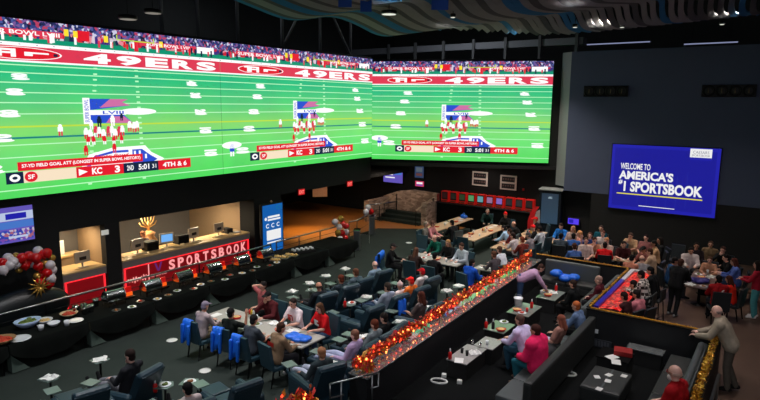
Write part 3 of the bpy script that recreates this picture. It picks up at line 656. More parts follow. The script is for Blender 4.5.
for s in (-1, 1):
    b = MB(); b.tube([(s*.355, y, z+.005) for y, z in prof], .018, 6); b.build('lid_rim', M_CHROME, ch, None, 0, True)
b = MB(); b.tube([(-.2, -.29, .5), (-.2, -.33, .52), (.2, -.33, .52), (.2, -.29, .5)], .012, 6); b.build('handle', M_DKMETAL, ch, None, 0, True)
b = MB(); b.lathe([(.05, 0), (.05, .07), (.04, .08)], 10); b.build('burner', M_METAL, ch)
cl = ['first chafing dish from the left', 'second chafing dish from the left', 'third chafing dish from the left', 'fourth chafing dish from the left', 'fifth chafing dish from the left', 'last chafing dish, nearest the blue information screen']
for i, y in enumerate((9.3, 10.55, 11.75, 12.98, 14.3, 15.5)):
    lab = cl[i]+', steel roll top, on the buffet'; loc = (-16.2, y, .766)
    if i == 0: ch.location = loc; ch.rotation_euler = (0, 0, PI/2); ch['label'] = lab; ch.scale = (.80, .74, .74)
    else: dup(ch, loc, PI/2, lab)
for i, y in enumerate((9.92, 11.15, 12.37, 13.64, 14.9)):  # added glowing blocks imitating glimpses of the lit red counter
    t = thing('warming_lamp', ['warm orange serving stand between the first and second chafing dishes', 'warm orange serving stand between the second and third chafing dishes', 'warm orange serving stand between the third and fourth chafing dishes', 'warm orange serving stand between the fourth and fifth chafing dishes', 'warm orange serving stand between the fifth and last chafing dishes'][i], 'lamp', (-16.45, y, .766), PI/2)
    b = MB(); b.box(-.16, .16, -.12, .12, 0, .05, .01); b.build('base', M_DKMETAL, t)
    b = MB(); b.box(-.15, .15, .0, .1, .05, .16, .01); b.build('burner_glow', glow('burner_orange', (1.0, .38, .08), 1.0), t)
    b = MB(); b.box(-.13, .13, .02, .08, .16, .34, .01); b.build('back_panel', mat('stand_red', (.75, .05, .05), .4, em=.3, emc=(.9, .06, .05), noise=0), t)
BP = {}
def bowl(label, loc, r, h, m, food=None, group=None, cat='bowl', name='serving_bowl', sy=1, rz=0):
    t = thing(name, label, cat, loc, rz, group)
    b = MB(); b.lathe([(r*.45, 0), (r*.8, h*.5), (r, h), (r*.95, h), (r*.72, h*.5), (.001, h*.25)], 18, sy=sy); b.build('bowl_shell', m, t, None, 0, True)
    if food:
        b = MB(); rr = random.Random(int(r*1000)+int(loc[1]*10))
        b.lathe([(r*.75, h*.6), (r*.6, h*.85), (r*.3, h*.98), (.001, h)], 14, sy=sy)
        for k in range(9): a = rr.uniform(0, 6.28); q = rr.uniform(0, .55)*r; b.ell((q*math.cos(a), q*math.sin(a)*sy, h*.95), (r*.14, r*.14, r*.1), None, 7, 5)
        b.build('food', food, t, None, 0, True)
    return t
bowl('big pale blue serving bowl of salad on the left of the buffet', tuple(at(28, 327, .77)), 0.34, .20, mat('pale_blue_china', (.70, .78, .92), .3), M_FOOD[1], sy=.75, rz=1.5)
bowl('glass dip bowl with a standing spoon beside the big salad bowl', tuple(at(45, 323, .77)), .20, .11, M_CERAM, M_FOOD[3])
bowl('small white bowl right of the big salad bowl', tuple(at(54, 326, .77)), .16, .11, M_CERAM)
bowl('orange and red filled bowl on the buffet before the first chafing dish', tuple(at(69, 316, .77)), .24, .10, mat('beige_china', (.8, .7, .55), .4), M_FOOD[2])
bowl('basket of colourful food at the left edge of the buffet', tuple(at(3, 343, .77)), .30, .13, mat('basket_tan', (.6, .45, .3), .8), M_FOOD[2])
tag(MB().lathe([(.001, 0), (.18, 0), (.26, .02), (.25, .03), (.17, .012), (.001, .01)], 18).build('serving_plate', M_CERAM, None, at(20, 339, .77), 0, True), 'flat pale plate on the buffet in front of the big salad bowl', 'plate')
tag(MB().lathe([(.001, 0), (.14, 0), (.2, .02), (.19, .03), (.13, .012), (.001, .01)], 18).build('serving_plate', M_CERAM, None, at(76, 321, .77), 0, True), 'small white plate just before the steel cup group on the buffet', 'plate')
for i, (px, py) in enumerate(((41, 330), (67, 325.5))):
    tag(MB().lathe([(.06, 0), (.08, .14), (.07, .14), (.05, .01)], 12).build('cup', M_CERAM, None, at(px, py, .77), 0, True), ['small white cup in front of the big salad bowl', 'small white cup in front of the orange filled bowl'][i], 'cup')
for i, (px, py) in enumerate(((79, 313), (84, 311), (88, 312), (90, 315), (85, 316), (93, 308))):
    tag(MB().lathe([(.07, 0), (.09, .16), (.1, .22), (.08, .22), (.05, .02)], 12).build('steel_cup', M_CHROME, None, at(px+(i%3-1)*3, py-(i//3)*2, .767), 0, True), 'shiny steel cup in the cluster left of the first chafing dish', 'cup', 'steel cups on the buffet')
fg = random.Random(9)
for i in range(16):
    y = 9.05+i*.435; x = -15.68+.14*math.sin(i*2.3)
    t = thing('serving_plate', 'white plate in the row along the front of the chafing dishes', 'plate', (x, y, .766), i, 'plates in front of the chafing dishes')
    b = MB(); b.lathe([(.001, 0), (.09, 0), (.13, .015), (.12, .022), (.08, .01), (.001, .008)], 14); b.build('dish', M_CERAM if i % 2 else M_METAL, t, None, 0, True)
    b = MB(); b.ell((0, 0, .02), (.07, .06, .03), None, 8, 5); b.build('food', M_FOOD[i % 4], t, None, 0, True)
for i, (px, py, w_, lab) in enumerate(((281, 258, .34, 'white tray of bread at the left of the trays table'), (291, 256, .28, 'white tray of pastries beside the bread tray'), (275, 261, .2, 'small pale tray at the end of the chafing row'))):
    t = thing('food_tray', lab, 'tray', at(px, py, .77), .3)
    b = MB(); b.box(-w_, w_, -w_*.6, w_*.6, 0, .04, .01); b.build('tray_base', M_METAL, t)
    b = MB()
    for k in range(8): b.ell((-w_*.7+w_*.2*k, .06*math.sin(k*2), .06), (.06, .07, .05), None, 8, 5)
    b.build('food', M_FOOD[3], t, None, 0, True)
t = thing('condiment_rack', 'dark rack of small white pots on the buffet near the corridor', 'rack', at(303, 252, .77), 1.2)
b = MB(); b.box(-.5, .5, -.2, .2, 0, .10, .01); b.build('rack_body', M_BLACK, t)
for k in range(10):
    b = MB(); b.lathe([(.05, .10), (.06, .17), (.05, .17), (.04, .11)], 8, (-.42+.2*(k % 5), -.09+.18*(k//5), 0)); b.build('pot', M_CERAM, t, None, 0, True)

# ------------------------------------------------------------------ balloons
M_BAL = {'red': mat('balloon_red', (.80, .06, .08), .22, noise=0), 'white': mat('balloon_white', (.86, .82, .84), .25, noise=0), 'gold': mat('balloon_gold', (.80, .62, .30), .22, .7, noise=0)}
def balloon_mb(r):
    b = MB(); b.lathe([(.001, -r*1.12), (r*.12, -r*1.2), (r*.10, -r*1.08), (r*.35, -r*.95), (r*.75, -r*.62), (r*.97, -r*.1), (r, .15*r), (r*.88, r*.5), (r*.55, r*.84), (r*.2, r*.98), (.001, r)], 14)
    return b
BME = {}
def balloons(label, base, lst):
    t = thing('balloon_garland', label, 'balloons', base)
    for (p, r, c) in lst:
        k = c
        if k not in BME: BME[k] = balloon_mb(1).mesh('balloon', [M_BAL[c]], True)
        o = bpy.data.objects.new('balloon', BME[k]); COL.objects.link(o); o.parent = t; o.location = Vector(p)-Vector(base); o.scale = (r, r, r)
        o.rotation_euler = (random.uniform(-.5, .5), random.uniform(-.5, .5), 0)
    return t
def atx(px, py, X):
    d = cr*((px-380)/FPX)+cu*((200-py)/FPX)+fwd
    return Vector((0, 0, CAM_H))+d*(X/d.x)
arch = [(2, 263, 'red'), (3, 270, 'white'), (8, 258, 'white'), (6, 266, 'red'), (10, 265, 'white'), (16, 256, 'gold'), (16, 264, 'white'), (22, 258, 'red'), (19, 270, 'gold'), (25, 265, 'red'), (29, 256, 'red'), (32, 263, 'white'), (27, 261, 'red'), (36, 258, 'red'), (38, 251, 'white'), (43, 254, 'red'), (47, 253, 'red'), (52, 258, 'gold'), (45, 263, 'gold'), (50, 265, 'white'), (43, 267, 'gold'), (52, 270, 'white'), (47, 273, 'red'), (42, 275, 'red'), (37, 276, 'gold'), (51, 278, 'white'), (45, 281, 'red'), (49, 284, 'red'), (40, 283, 'red'), (47, 292, 'white'), (38, 266, 'red'), (13, 262, 'white')]
t = balloons('red, white and gold balloon arch over the black inflatable at the left', atx(30, 262, -17.9), [(atx(px, py, -17.85+.12*math.sin(i*2.1)), .145 if c != 'gold' else .11, c) for i, (px, py, c) in enumerate(arch)])
b = MB()
q = atx(40, 287, -17.65)-t.location
for k in range(12):
    a = k*PI/6; b.tube([q, q+Vector((.05*math.sin(k), .34*math.cos(a), .34*math.sin(a)))], [.05, .006], 5)
b.build('gold_starburst', M_BAL['gold'], t, None, 0, True)
c2 = [(335, 222, 'white'), (341, 219, 'gold'), (343, 224, 'red'), (339, 227, 'white'), (346, 226, 'red'), (346, 232, 'white'), (342, 233, 'red'), (338, 233, 'gold'), (345, 238, 'red'), (340, 239, 'white')]
balloons('cluster of red and white balloons at the far end of the buffet', atx(341, 240, -16.4), [(atx(px, py, -16.4+.12*math.sin(i*2)), .15, c) for i, (px, py, c) in enumerate(c2)])
c3 = [(366, 212, 'white'), (371, 211.5, 'red'), (368, 207.5, 'white')]
t = balloons('three red and white balloons on the rail before the stone wall', atx(369, 214, -16.6), [(atx(px, py, -16.6), .15, c) for (px, py, c) in c3])
b = MB(); b.tube([Vector((0, 0, -.05)), Vector((.02, .02, -t.location.z+.01))], .006, 5); b.build('string', M_WHITE, t)
b = MB(); b.ell((0, 0, .85), (.85, 1.35, .85), None, 24, 14); b.lathe([(.9, 0), (.95, .1), (.9, .3)], 20, sy=1.5)
tag(b.build('black_inflatable', mat('black_vinyl', (.03, .06, .075), .4, noise=.1), None, (-18.0, 7.55, 0), 0, True), 'rounded glossy black inflatable under the balloon arch at the left', 'inflatable').scale = (.5, 1, .8)

# ------------------------------------------------------------------ people
def remesh(b, vox, ratio=.35, smooth=True):
    me = b.mesh('tmp', [])
    o = bpy.data.objects.new('tmp', me); COL.objects.link(o)
    md = o.modifiers.new('r', 'REMESH'); md.mode = 'VOXEL'; md.voxel_size = vox
    sm = o.modifiers.new('s', 'SMOOTH'); sm.factor = .5; sm.iterations = 2
    if ratio < 1: dc = o.modifiers.new('d', 'DECIMATE'); dc.ratio = ratio
    dg = bpy.context.evaluated_depsgraph_get()
    out = bpy.data.meshes.new_from_object(o.evaluated_get(dg))
    out.materials.clear()
    out.polygons.foreach_set('use_smooth', [True]*len(out.polygons))
    bpy.data.objects.remove(o); bpy.data.meshes.remove(me)
    return out
def rotx(v, a):   # positive a leans forward (+y)
    return Vector((v.x, v.y*math.cos(a)+v.z*math.sin(a), -v.y*math.sin(a)+v.z*math.cos(a)))
SEAT = {'chair': .46, 'stool': .76, 'sofa': .42, 'recliner': .44}
class Pose:
    def __init__(s, seat=None, lean=0, arms='table', recl=False, headpitch=0, wide=1.0):
        s.legs = {}; J = s.J = {}
        up = lambda d, a=lean: rotx(Vector((0, 0, d)), a)
        if seat is None: ph = .94; pel = Vector((0, 0, ph))
        else: ph = SEAT[seat]+.105; pel = Vector((0, 0, ph))
        J['pel'] = pel; J['belly'] = pel+up(.17); J['chest'] = pel+up(.36); J['nb'] = pel+up(.50)
        J['neck'] = J['nb']+up(.06, lean*.7); J['head'] = J['neck']+rotx(Vector((0, .025, .125)), lean*.35+headpitch)
        s.hf = rotx(Vector((0, 1, 0)), lean*.35+headpitch); s.hu = rotx(Vector((0, 0, 1)), lean*.35+headpitch)
        for sd, k in ((-1, 'L'), (1, 'R')):
            sh = pel+up(.455)+Vector((sd*.18, 0, 0)); J['sh'+k] = sh
            hip = pel+Vector((sd*.09, 0, -.02)); J['hip'+k] = hip
            if seat is None:
                kn = Vector((sd*.10, .03 if lean < .8 else -.02, .50)); an = Vector((sd*.11, -.02-(.12 if sd > 0 and lean > .3 else 0), .09))
                if lean > .3: hip.y -= .0
            elif recl: kn = hip+Vector((sd*.03, .43, .05)); an = kn+Vector((0, .39, -.10))
            elif seat == 'stool': kn = hip+Vector((sd*.05, .40, -.03)); an = Vector((kn.x, .36, .37))
            else: kn = hip+Vector((sd*.05, .43, .0)); an = Vector((kn.x, .40+.05*sd, .09))
            J['kn'+k] = kn; J['an'+k] = an
            s.toe = Vector((0, .17, -.05)) if not recl else Vector((0, .06, .16))
            a = arms
            if a in ('raise', 'face', 'behind') and sd < 0: a = 'table' if seat else 'side'
            if a == 'table': el = sh+Vector((sd*.07, .14, -.24)); wr = el+Vector((-sd*.11, .22, .0 if lean < .3 else -.06)); hd = Vector((-sd*.3, .95, -.05)); hn = Vector((0, 0, -1))
            elif a == 'lap': el = sh+Vector((sd*.07, .08, -.27)); wr = el+Vector((-sd*.13, .20, -.07)); hd = Vector((-sd*.5, .8, -.2)); hn = Vector((0, -.2, -1))
            elif a == 'rest': el = sh+Vector((sd*.11, .08, -.26)); wr = el+Vector((0, .25, .0)); hd = Vector((0, 1, -.1)); hn = Vector((0, 0, -1))
            elif a == 'side': el = sh+Vector((sd*.07, -.02, -.29)); wr = el+Vector((-sd*.02, .10, -.24)); hd = Vector((0, .3, -.95)); hn = Vector((-sd, 0, 0))
            elif a == 'raise': el = sh+Vector((.10, .20, -.10)); wr = el+Vector((0, .05, .25)); hd = Vector((0, .1, 1)); hn = Vector((0, 1, 0))
            elif a == 'face': el = sh+Vector((.07, .24, -.17)); wr = J['head']+s.hf*.13-s.hu*.17+Vector((.06, 0, 0)); hd = Vector((-.35, -.05, .9)); hn = -s.hf
            elif a == 'behind': el = sh+Vector((.24, .04, .14)); wr = J['head']-s.hf*.13+Vector((.15, 0, -.02)); hd = Vector((-.9, -.1, .2)); hn = s.hf
            elif a == 'down': el = sh+Vector((sd*.05, .16, -.22)); wr = el+Vector((-sd*.05, .14, -.20)); hd = Vector((0, .5, -.8)); hn = Vector((-sd, 0, 0))
            J['el'+k] = el; J['wr'+k] = wr; s.legs['hd'+k] = hd.normalized(); s.legs['hn'+k] = hn.normalized()
    def hand(s, b, k):
        w_ = s.J['wr'+k]; d = s.legs['hd'+k]; n = s.legs['hn'+k]; n = (n-d*n.dot(d)).normalized(); sd = d.cross(n); th = 1 if k == 'L' else -1
        # thumb side: towards the middle of the body
        tside = sd if sd.x*(-1 if k == 'R' else 1) > 0 else -sd
        for q in (-.026, -.009, .009, .026): b.cap(w_+d*.015+sd*q*.6, .016, w_+d*.085+sd*q, .013, 7)
        for q, L in ((-.036, .055), (-.012, .072), (.013, .068), (.037, .05)):
            q = q*(1 if tside.dot(sd) < 0 else -1)
            p = w_+d*.088+sd*q; m = p+d*L*.6+n*.010+sd*q*.25; e = m+d*L*.4+n*.028+sd*q*.1
            b.cap(p, .0098, m, .0092, 6); b.cap(m, .0092, e, .008, 6)
        p = w_+d*.03+tside*.024; m = p+d*.035+tside*.032+n*.008; b.cap(p, .014, m, .0105, 6); b.cap(m, .0105, m+d*.03+tside*.008+n*.012, .009, 6)
    def torso(s, b, g):
        J = s.J; x = Vector((1, 0, 0))
        for sd in (-1, 1):
            b.cap(J['pel']+x*sd*.075, .105+g, J['belly']+x*sd*.06, .10+g); b.cap(J['belly']+x*sd*.06, .10+g, J['chest']+x*sd*.075, .108+g)
            b.cap(J['chest']+x*sd*.075, .108+g, J['nb']+x*sd*.05-(J['nb']-J['chest'])*.35, .085+g)
        b.cap(J['shL'], .062+g, J['shR'], .062+g)
        b.cap(J['chest'], .11+g, J['nb'], .06+g)
    def arm(s, b, g, full=True):
        J = s.J
        for k in 'LR':
            if full:
                b.cap(J['sh'+k], .058+g, J['el'+k], .043+g); b.cap(J['el'+k], .043+g, J['wr'+k], .028+g)
            else:
                b.cap(J['sh'+k], .060+g, J['sh'+k].lerp(J['el'+k], .75), .052+g)
    def leg(s, b, g):
        J = s.J
        for k in 'LR':
            b.cap(J['hip'+k], .088+g, J['kn'+k], .058+g); mid = J['kn'+k].lerp(J['an'+k], .3)
            b.cap(J['kn'+k], .058+g, mid, .056+g); b.cap(mid, .056+g, J['an'+k], .036+g*1.3)
    def frame(s):
        f = s.hf; u = s.hu; return Matrix((Vector((1, 0, 0)), f, u)).transposed()
    def body(s):
        b = MB(); J = s.J; s.torso(b, 0); s.arm(b, 0); s.leg(b, 0); s.hand(b, 'L'); s.hand(b, 'R')
        b.cap(J['nb'], .058, J['head']-s.hu*.05, .052)
        h = J['head']; f = s.hf; u = s.hu; x = Vector((1, 0, 0)); fr = s.frame()
        b.ell(h+u*.02, (.079, .098, .102), fr, 18, 12); b.cap(h-u*.045+f*.02, .062, h-u*.078+f*.052, .036)
        b.cap(h+f*.088+u*.012, .011, h+f*.106-u*.024, .016, 7)                       # nose
        b.cap(h+f*.083-u*.056-x*.018, .009, h+f*.083-u*.056+x*.018, .009, 6)         # lips
        b.cap(h+f*.076+u*.032-x*.036, .010, h+f*.076+u*.032+x*.036, .010, 6)         # brow
        for sd in (-1, 1): b.ell(h+x*sd*.078-u*.008-f*.005, (.012, .022, .034), fr, 8, 6)
        for k in 'LR': b.cap(J['an'+k], .036, J['an'+k]+s.toe*.8, .03)
        me = remesh(b, .0105, .30)
        for q in range(3): me.materials.append(None)
        for p in me.polygons:
            c = p.center-h; cf = c.dot(f); cu_ = c.dot(u); cx = abs(c.x)
            if cf > .06 and abs(cu_-.012) < .012 and abs(cx-.033) < .014: p.material_index = 1
            elif cf > .075 and abs(cu_+.056) < .010 and cx < .026: p.material_index = 2
        return me
    def shirt(s, long, big=0):
        b = MB(); s.torso(b, .016+big); s.arm(b, .014+big*.6, long)
        J = s.J
        for sd in (-1, 1): b.cap(J['pel']+Vector((sd*.075, 0, 0)), .118+big, J['belly']+Vector((sd*.06, 0, 0)), .116+big)
        me = remesh(b, .016, .5); me.materials.append(None); return me
    def trousers(s):
        b = MB(); s.leg(b, .015); J = s.J
        for sd in (-1, 1): b.cap(J['pel']+Vector((sd*.07, 0, -.01)), .115, J['pel']+Vector((sd*.07, 0, .03)), .112)
        me = remesh(b, .016, .5); me.materials.append(None); return me
    def shoe(s, k):
        b = MB(); a = s.J['an'+k]; t = a+s.toe; b.cap(a-s.toe*.25+Vector((0, 0, -.025)), .042, t, .036); b.cap(a, .046, a.lerp(t, .5), .042)
        me = remesh(b, .014, .6); me.materials.append(None); return me
    def hair(s, kind):
        b = MB(); h = s.J['head']; f = s.hf; u = s.hu; fr = s.frame(); x = Vector((1, 0, 0))
        if kind == 'bald':   # a thin fringe round the back of the head
            for q in range(-5, 6):
                a = q*.3; b.ell(h+u*.0+x*math.sin(a)*.076-f*math.cos(a)*.088, (.016, .018, .035), fr, 7, 5)
        elif kind == 'cap':
            b.ell(h+u*.045-f*.004, (.084, .104, .088), fr, 16, 9); b.add([p for p in [h+f*.07+u*.055-x*.075, h+f*.19+u*.045-x*.05, h+f*.19+u*.045+x*.05, h+f*.07+u*.055+x*.075, h+f*.07+u*.07-x*.075, h+f*.19+u*.06-x*.05, h+f*.19+u*.06+x*.05, h+f*.07+u*.07+x*.075]],
                  [(0, 3, 2, 1), (4, 5, 6, 7), (0, 1, 5, 4), (1, 2, 6, 5), (2, 3, 7, 6), (3, 0, 4, 7)])
            b.ell(h-f*.03-u*.02, (.079, .075, .07), fr, 12, 8)
        elif kind == 'beanie':
            b.ell(h+u*.055-f*.012, (.086, .104, .095), fr, 16, 9); b.ell(h+u*.165-f*.02, (.03, .03, .03), fr, 8, 6)
        else:
            b.ell(h+u*.046-f*.014, (.088, .102, .092), fr, 16, 9); b.ell(h-f*.04-u*.03, (.072, .066, .075), fr, 12, 8)
            if kind == 'long':
                b.cap(h-f*.045-u*.02, .078, h-f*.07-u*.20, .062)
                for sd in (-1, 1): b.cap(h+x*sd*.066+u*.03, .03, h+x*sd*.085-u*.17-f*.02, .032)
            elif kind == 'bun': b.ell(h-f*.11+u*.06, (.045, .045, .045), fr)
        if kind != 'cap':
            me = remesh(b, .010, .5)
        else: me = remesh(b, .009, .5)
        me.materials.append(None); return me
POSES = {
 'sit_table': dict(seat='chair', lean=.18, arms='table', headpitch=.15), 'sit_lap': dict(seat='chair', lean=0.0, arms='lap'), 'sit_raise': dict(seat='chair', lean=.05, arms='raise'),
 'sit_face': dict(seat='chair', lean=.22, arms='face', headpitch=.1), 'sit_behind': dict(seat='chair', lean=-.05, arms='behind'), 'sit_lean': dict(seat='chair', lean=.5, arms='table', headpitch=-.1),
 'recline': dict(seat='recliner', lean=-.42, arms='rest', recl=True, headpitch=.3), 'recline_face': dict(seat='recliner', lean=-.28, arms='face', recl=True, headpitch=.25),
 'lounge': dict(seat='sofa', lean=.12, arms='lap'), 'lounge_back': dict(seat='sofa', lean=-.38, arms='rest', recl=True, headpitch=.35), 'lounge_fwd': dict(seat='sofa', lean=.38, arms='table', headpitch=-.1),
 'stool': dict(seat='stool', lean=.25, arms='table', headpitch=.1), 'stool_lap': dict(seat='stool', lean=.05, arms='lap'),
 'stand': dict(lean=.03, arms='table'), 'stand_side': dict(lean=.0, arms='side'), 'stand_lean': dict(lean=.5, arms='table', headpitch=-.05), 'bend': dict(lean=1.12, arms='down', headpitch=.1), 'stand_fwd': dict(lean=.35, arms='table', headpitch=.1)}
PO = {}; PM = {}
def pose(k):
    if k not in PO: PO[k] = Pose(**POSES[k])
    return PO[k]
def pm(k, part, *a):
    key = (k, part)+a
    if key not in PM: PM[key] = getattr(pose(k), part)(*a)
    return PM[key]
M_EYE = mat('eye_dark', (.10, .07, .06), .3, noise=0)
def skinm(t):
    c = {0: (.80, .60, .52), 1: (.72, .50, .41), 2: (.50, .33, .25), 3: (.86, .66, .60)}[t]
    return mat('skin_%d' % t, c, .5, noise=.05), mat('lip_%d' % t, (c[0]*.85, c[1]*.62, c[2]*.62), .45, noise=0)
def put(name, me, mats, parent, label=None):
    o = bpy.data.objects.new(name, me); COL.objects.link(o); o.parent = parent
    for i, m in enumerate(mats): o.material_slots[i].link = 'OBJECT'; o.material_slots[i].material = m
    if label: o['label'] = label
    return o
PEOPLE = []; PSC = 1.1
def person(label, p, pz_, rz, shirt, sleeve, pants, hk, hc, skin=0, big=0, shoes=(.08, .08, .09), sc=1.0):
    t = thing('person', label, 'person', p, R(rz)); t.scale = (sc*PSC,)*3
    a, l = skinm(skin)
    put('body', pm(pz_, 'body'), [a, M_EYE, l], t)
    put('shirt', pm(pz_, 'shirt', sleeve, big), [cloth(shirt)], t)
    put('trousers', pm(pz_, 'trousers'), [cloth(pants)], t)
    for k in 'LR': put('shoe', pm(pz_, 'shoe', k), [cloth(shoes)], t)
    if hk: put('cap' if hk == 'cap' else ('knit_hat' if hk == 'beanie' else 'hair'), pm(pz_, 'hair', hk), [cloth(hc)], t)
    PEOPLE.append((label, Vector(p))); return t
def head_at(px, py, pz_, rz):
    h = pose(pz_).J['head']*PSC; q = at(px, py, h.z); c, s_ = math.cos(R(rz)), math.sin(R(rz))
    return Vector((q.x-(h.x*c-h.y*s_), q.y-(h.x*s_+h.y*c), 0))

# ------------------------------------------------------------------ seats (one prototype each, then copies)
PROTO = {}
def seat_proto(kind):
    t = thing(kind, 'x', 'chair', (0, 0, -50)); t.scale = (1.1, 1.1, 1.1) if kind != 'recliner' else (1.06, 1.17, 1.15)
    if kind in ('dining_chair', 'brown_chair', 'dark_chair'):
        m = M_TEAL if kind == 'dining_chair' else mat('dark_chair_leather', (.09, .12, .14), .5) if kind == 'dark_chair' else mat('tan_chair_leather', (.42, .32, .26), .5)
        b = MB(); b.box(-.235, .235, -.20, .25, .36, .455, .03); b.build('seat', m, t)
        b = MB(); b.add([(-.235, -.245, .40), (.235, -.245, .40), (.235, -.17, .40), (-.235, -.17, .40), (-.235, -.33, .98), (.235, -.33, .98), (.235, -.265, .98), (-.235, -.265, .98)], [(0, 3, 2, 1), (4, 5, 6, 7), (0, 1, 5, 4), (1, 2, 6, 5), (2, 3, 7, 6), (3, 0, 4, 7)]); b.build('backrest', m, t)
        for x in (-.2, .2):
            for y, yy in ((.2, .22), (-.19, -.26)):
                b = MB(); b.tube([(x, y, .37), (x, yy, 0)], [.022, .016], 6); b.build('leg', M_DKMETAL, t)
    elif kind == 'recliner':
        b = MB(); b.box(-.36, .36, -.42, .42, .06, .30, .03); b.build('base', M_NAVYL, t)
        b = MB(); b.box(-.29, .29, -.22, .45, .30, .435, .05); b.build('seat', M_NAVYL, t)
        b = MB(); s_ = [(-.30, .36), (-.08, .36)]
        b.add([(-.33, -.34, .30), (.33, -.34, .30), (.33, -.20, .34), (-.33, -.20, .34), (-.31, -.66, 1.0), (.31, -.66, 1.0), (.31, -.50, 1.04), (-.31, -.50, 1.04)], [(0, 3, 2, 1), (4, 5, 6, 7), (0, 1, 5, 4), (1, 2, 6, 5), (2, 3, 7, 6), (3, 0, 4, 7)])
        b.cap((-.25, -.575, .99), .085, (.25, -.575, .99), .085); b.build('backrest', M_NAVYL, t)
        for x in (-.40, .40):
            b = MB(); b.box(x-.085, x+.085, -.42, .40, .06, .56, .04); b.cap((x, -.36, .58), .09, (x, .36, .56), .09); b.build('armrest', M_NAVYL, t)
        b = MB(); b.box(-.27, .27, .47, .93, .34, .44, .04); b.build('footrest', M_NAVYL, t)
        b = MB(); b.tube([(-.4, .44, .50), (-.4, .50, .70)], .02, 6); b.m = 1; b.box(-.5, -.24, .40, .68, .70, .72, .005); b.build('tray', [M_DKMETAL, mat('tray_pale', (.42, .48, .46), .25)], t)
    elif kind == 'bar_stool':
        b = MB(); b.box(-.2, .2, -.19, .2, .68, .755, .03); b.build('seat', M_DKSOFA, t)
        b = MB(); b.box(-.2, .2, -.235, -.195, .75, 1.08, .02); b.build('backrest', M_DKSOFA, t)
        for x in (-.17, .17):
            for y in (-.17, .17): b = MB(); b.tube([(x, y, .68), (x*1.3, y*1.3, 0)], .016, 6); b.build('leg', M_DKMETAL, t)
        b = MB(); b.tube([(-.2, -.2, .26), (.2, -.2, .26), (.2, .2, .26), (-.2, .2, .26)], .013, 6, True); b.build('footring', M_DKMETAL, t)
    return t
USED = set()
def seat(kind, label, p, rz, group=None):
    if kind not in PROTO: PROTO[kind] = seat_proto(kind)
    t = PROTO[kind]
    loc = (p[0], p[1], 0)
    if kind not in USED:
        USED.add(kind); t.location = loc; t.rotation_euler = (0, 0, R(rz)); t['label'] = label; return t
    return dup(t, loc, R(rz), label, None, group)
def jacket(label, p, rz, m=None, w_=.27, drop=.5, z=.985, yb=-.30):
    """a jacket hung over a backrest: a folded cloth with thickness, sleeves hanging"""
    vs = []; fs = []; n = 12; rr = random.Random(int(p[0]*100))
    prof = [(.02, z-.30), (.03, z-.1), (.012, z+.005), (-.045, z+.02), (-.085, z-.02), (-.105, z-.2), (-.12, z-drop*.7), (-.125, z-drop)]
    for i in range(n+1):
        u = i/n; x = (u-.5)*w_-(.08 if w_ < .4 else 0)
        for j, (y, zz) in enumerate(prof): vs.append((x*(1+.06*math.sin(j*2+1)), yb+y+.04+.022*math.sin(u*17+j*.7)*(j > 3)-.0, zz-.05*math.sin(u*5+1)*(j == 7)))
    k = len(prof)
    for i in range(n):
        for j in range(k-1): a = i*k+j; fs.append((a, a+k, a+k+1, a+1))
    t = thing('jacket', label, 'jacket', (p[0], p[1], 0), R(rz)); t.scale = (1.1, 1.1, 1.1)
    b = MB(); b.add(vs, fs); o = b.build('jacket_body', m or M_BLUEJ, t, None, 0, True); sl = o.modifiers.new('thick', 'SOLIDIFY'); sl.thickness = .018; sl.offset = 0
    for s_ in (-1, 1):
        b = MB(); b.cap((s_*w_*.40-(.08 if w_ < .4 else 0), yb-.09, z-.12), .045, (s_*w_*.43-(.08 if w_ < .4 else 0), yb-.11, z-drop-.04), .036); b.build('sleeve', m or M_BLUEJ, t, None, 0, True)
    return t
SEATW = {'dark_chair': 'dark dining chair', 'dining_chair': 'teal dining chair', 'recliner': 'dark navy recliner', 'bar_stool': 'black bar stool', 'brown_chair': 'tan chair'}
def seated(label, px, py, pz_, rz, shirt, sleeve, pants, hk, hc, skin=0, kind='dining_chair', big=0, crz=None, sc=1.0, shoes=(.08, .08, .09), chl=None):
    p = head_at(px, py, pz_, rz)
    if kind == 'dining_chair' and px > 548: kind = 'dark_chair'
    if kind in ('recliner', 'dining_chair') and p.y > 8.5 and p.x < -6.9:
        gap = (p.x+(.86 if kind == 'recliner' else .65))-(-7.32-.037*(p.y-9.5)-.16)
        if gap > 0: p *= (abs(p.x)+gap)/abs(p.x)
    t = person(label, p, pz_, rz, shirt, sleeve, pants, hk, hc, skin, big, shoes, sc)
    if kind: seat(kind, chl or (SEATW[kind]+' under the '+' '.join(label.split(',')[0].split()[:11])), p, rz if crz is None else crz)
    return p

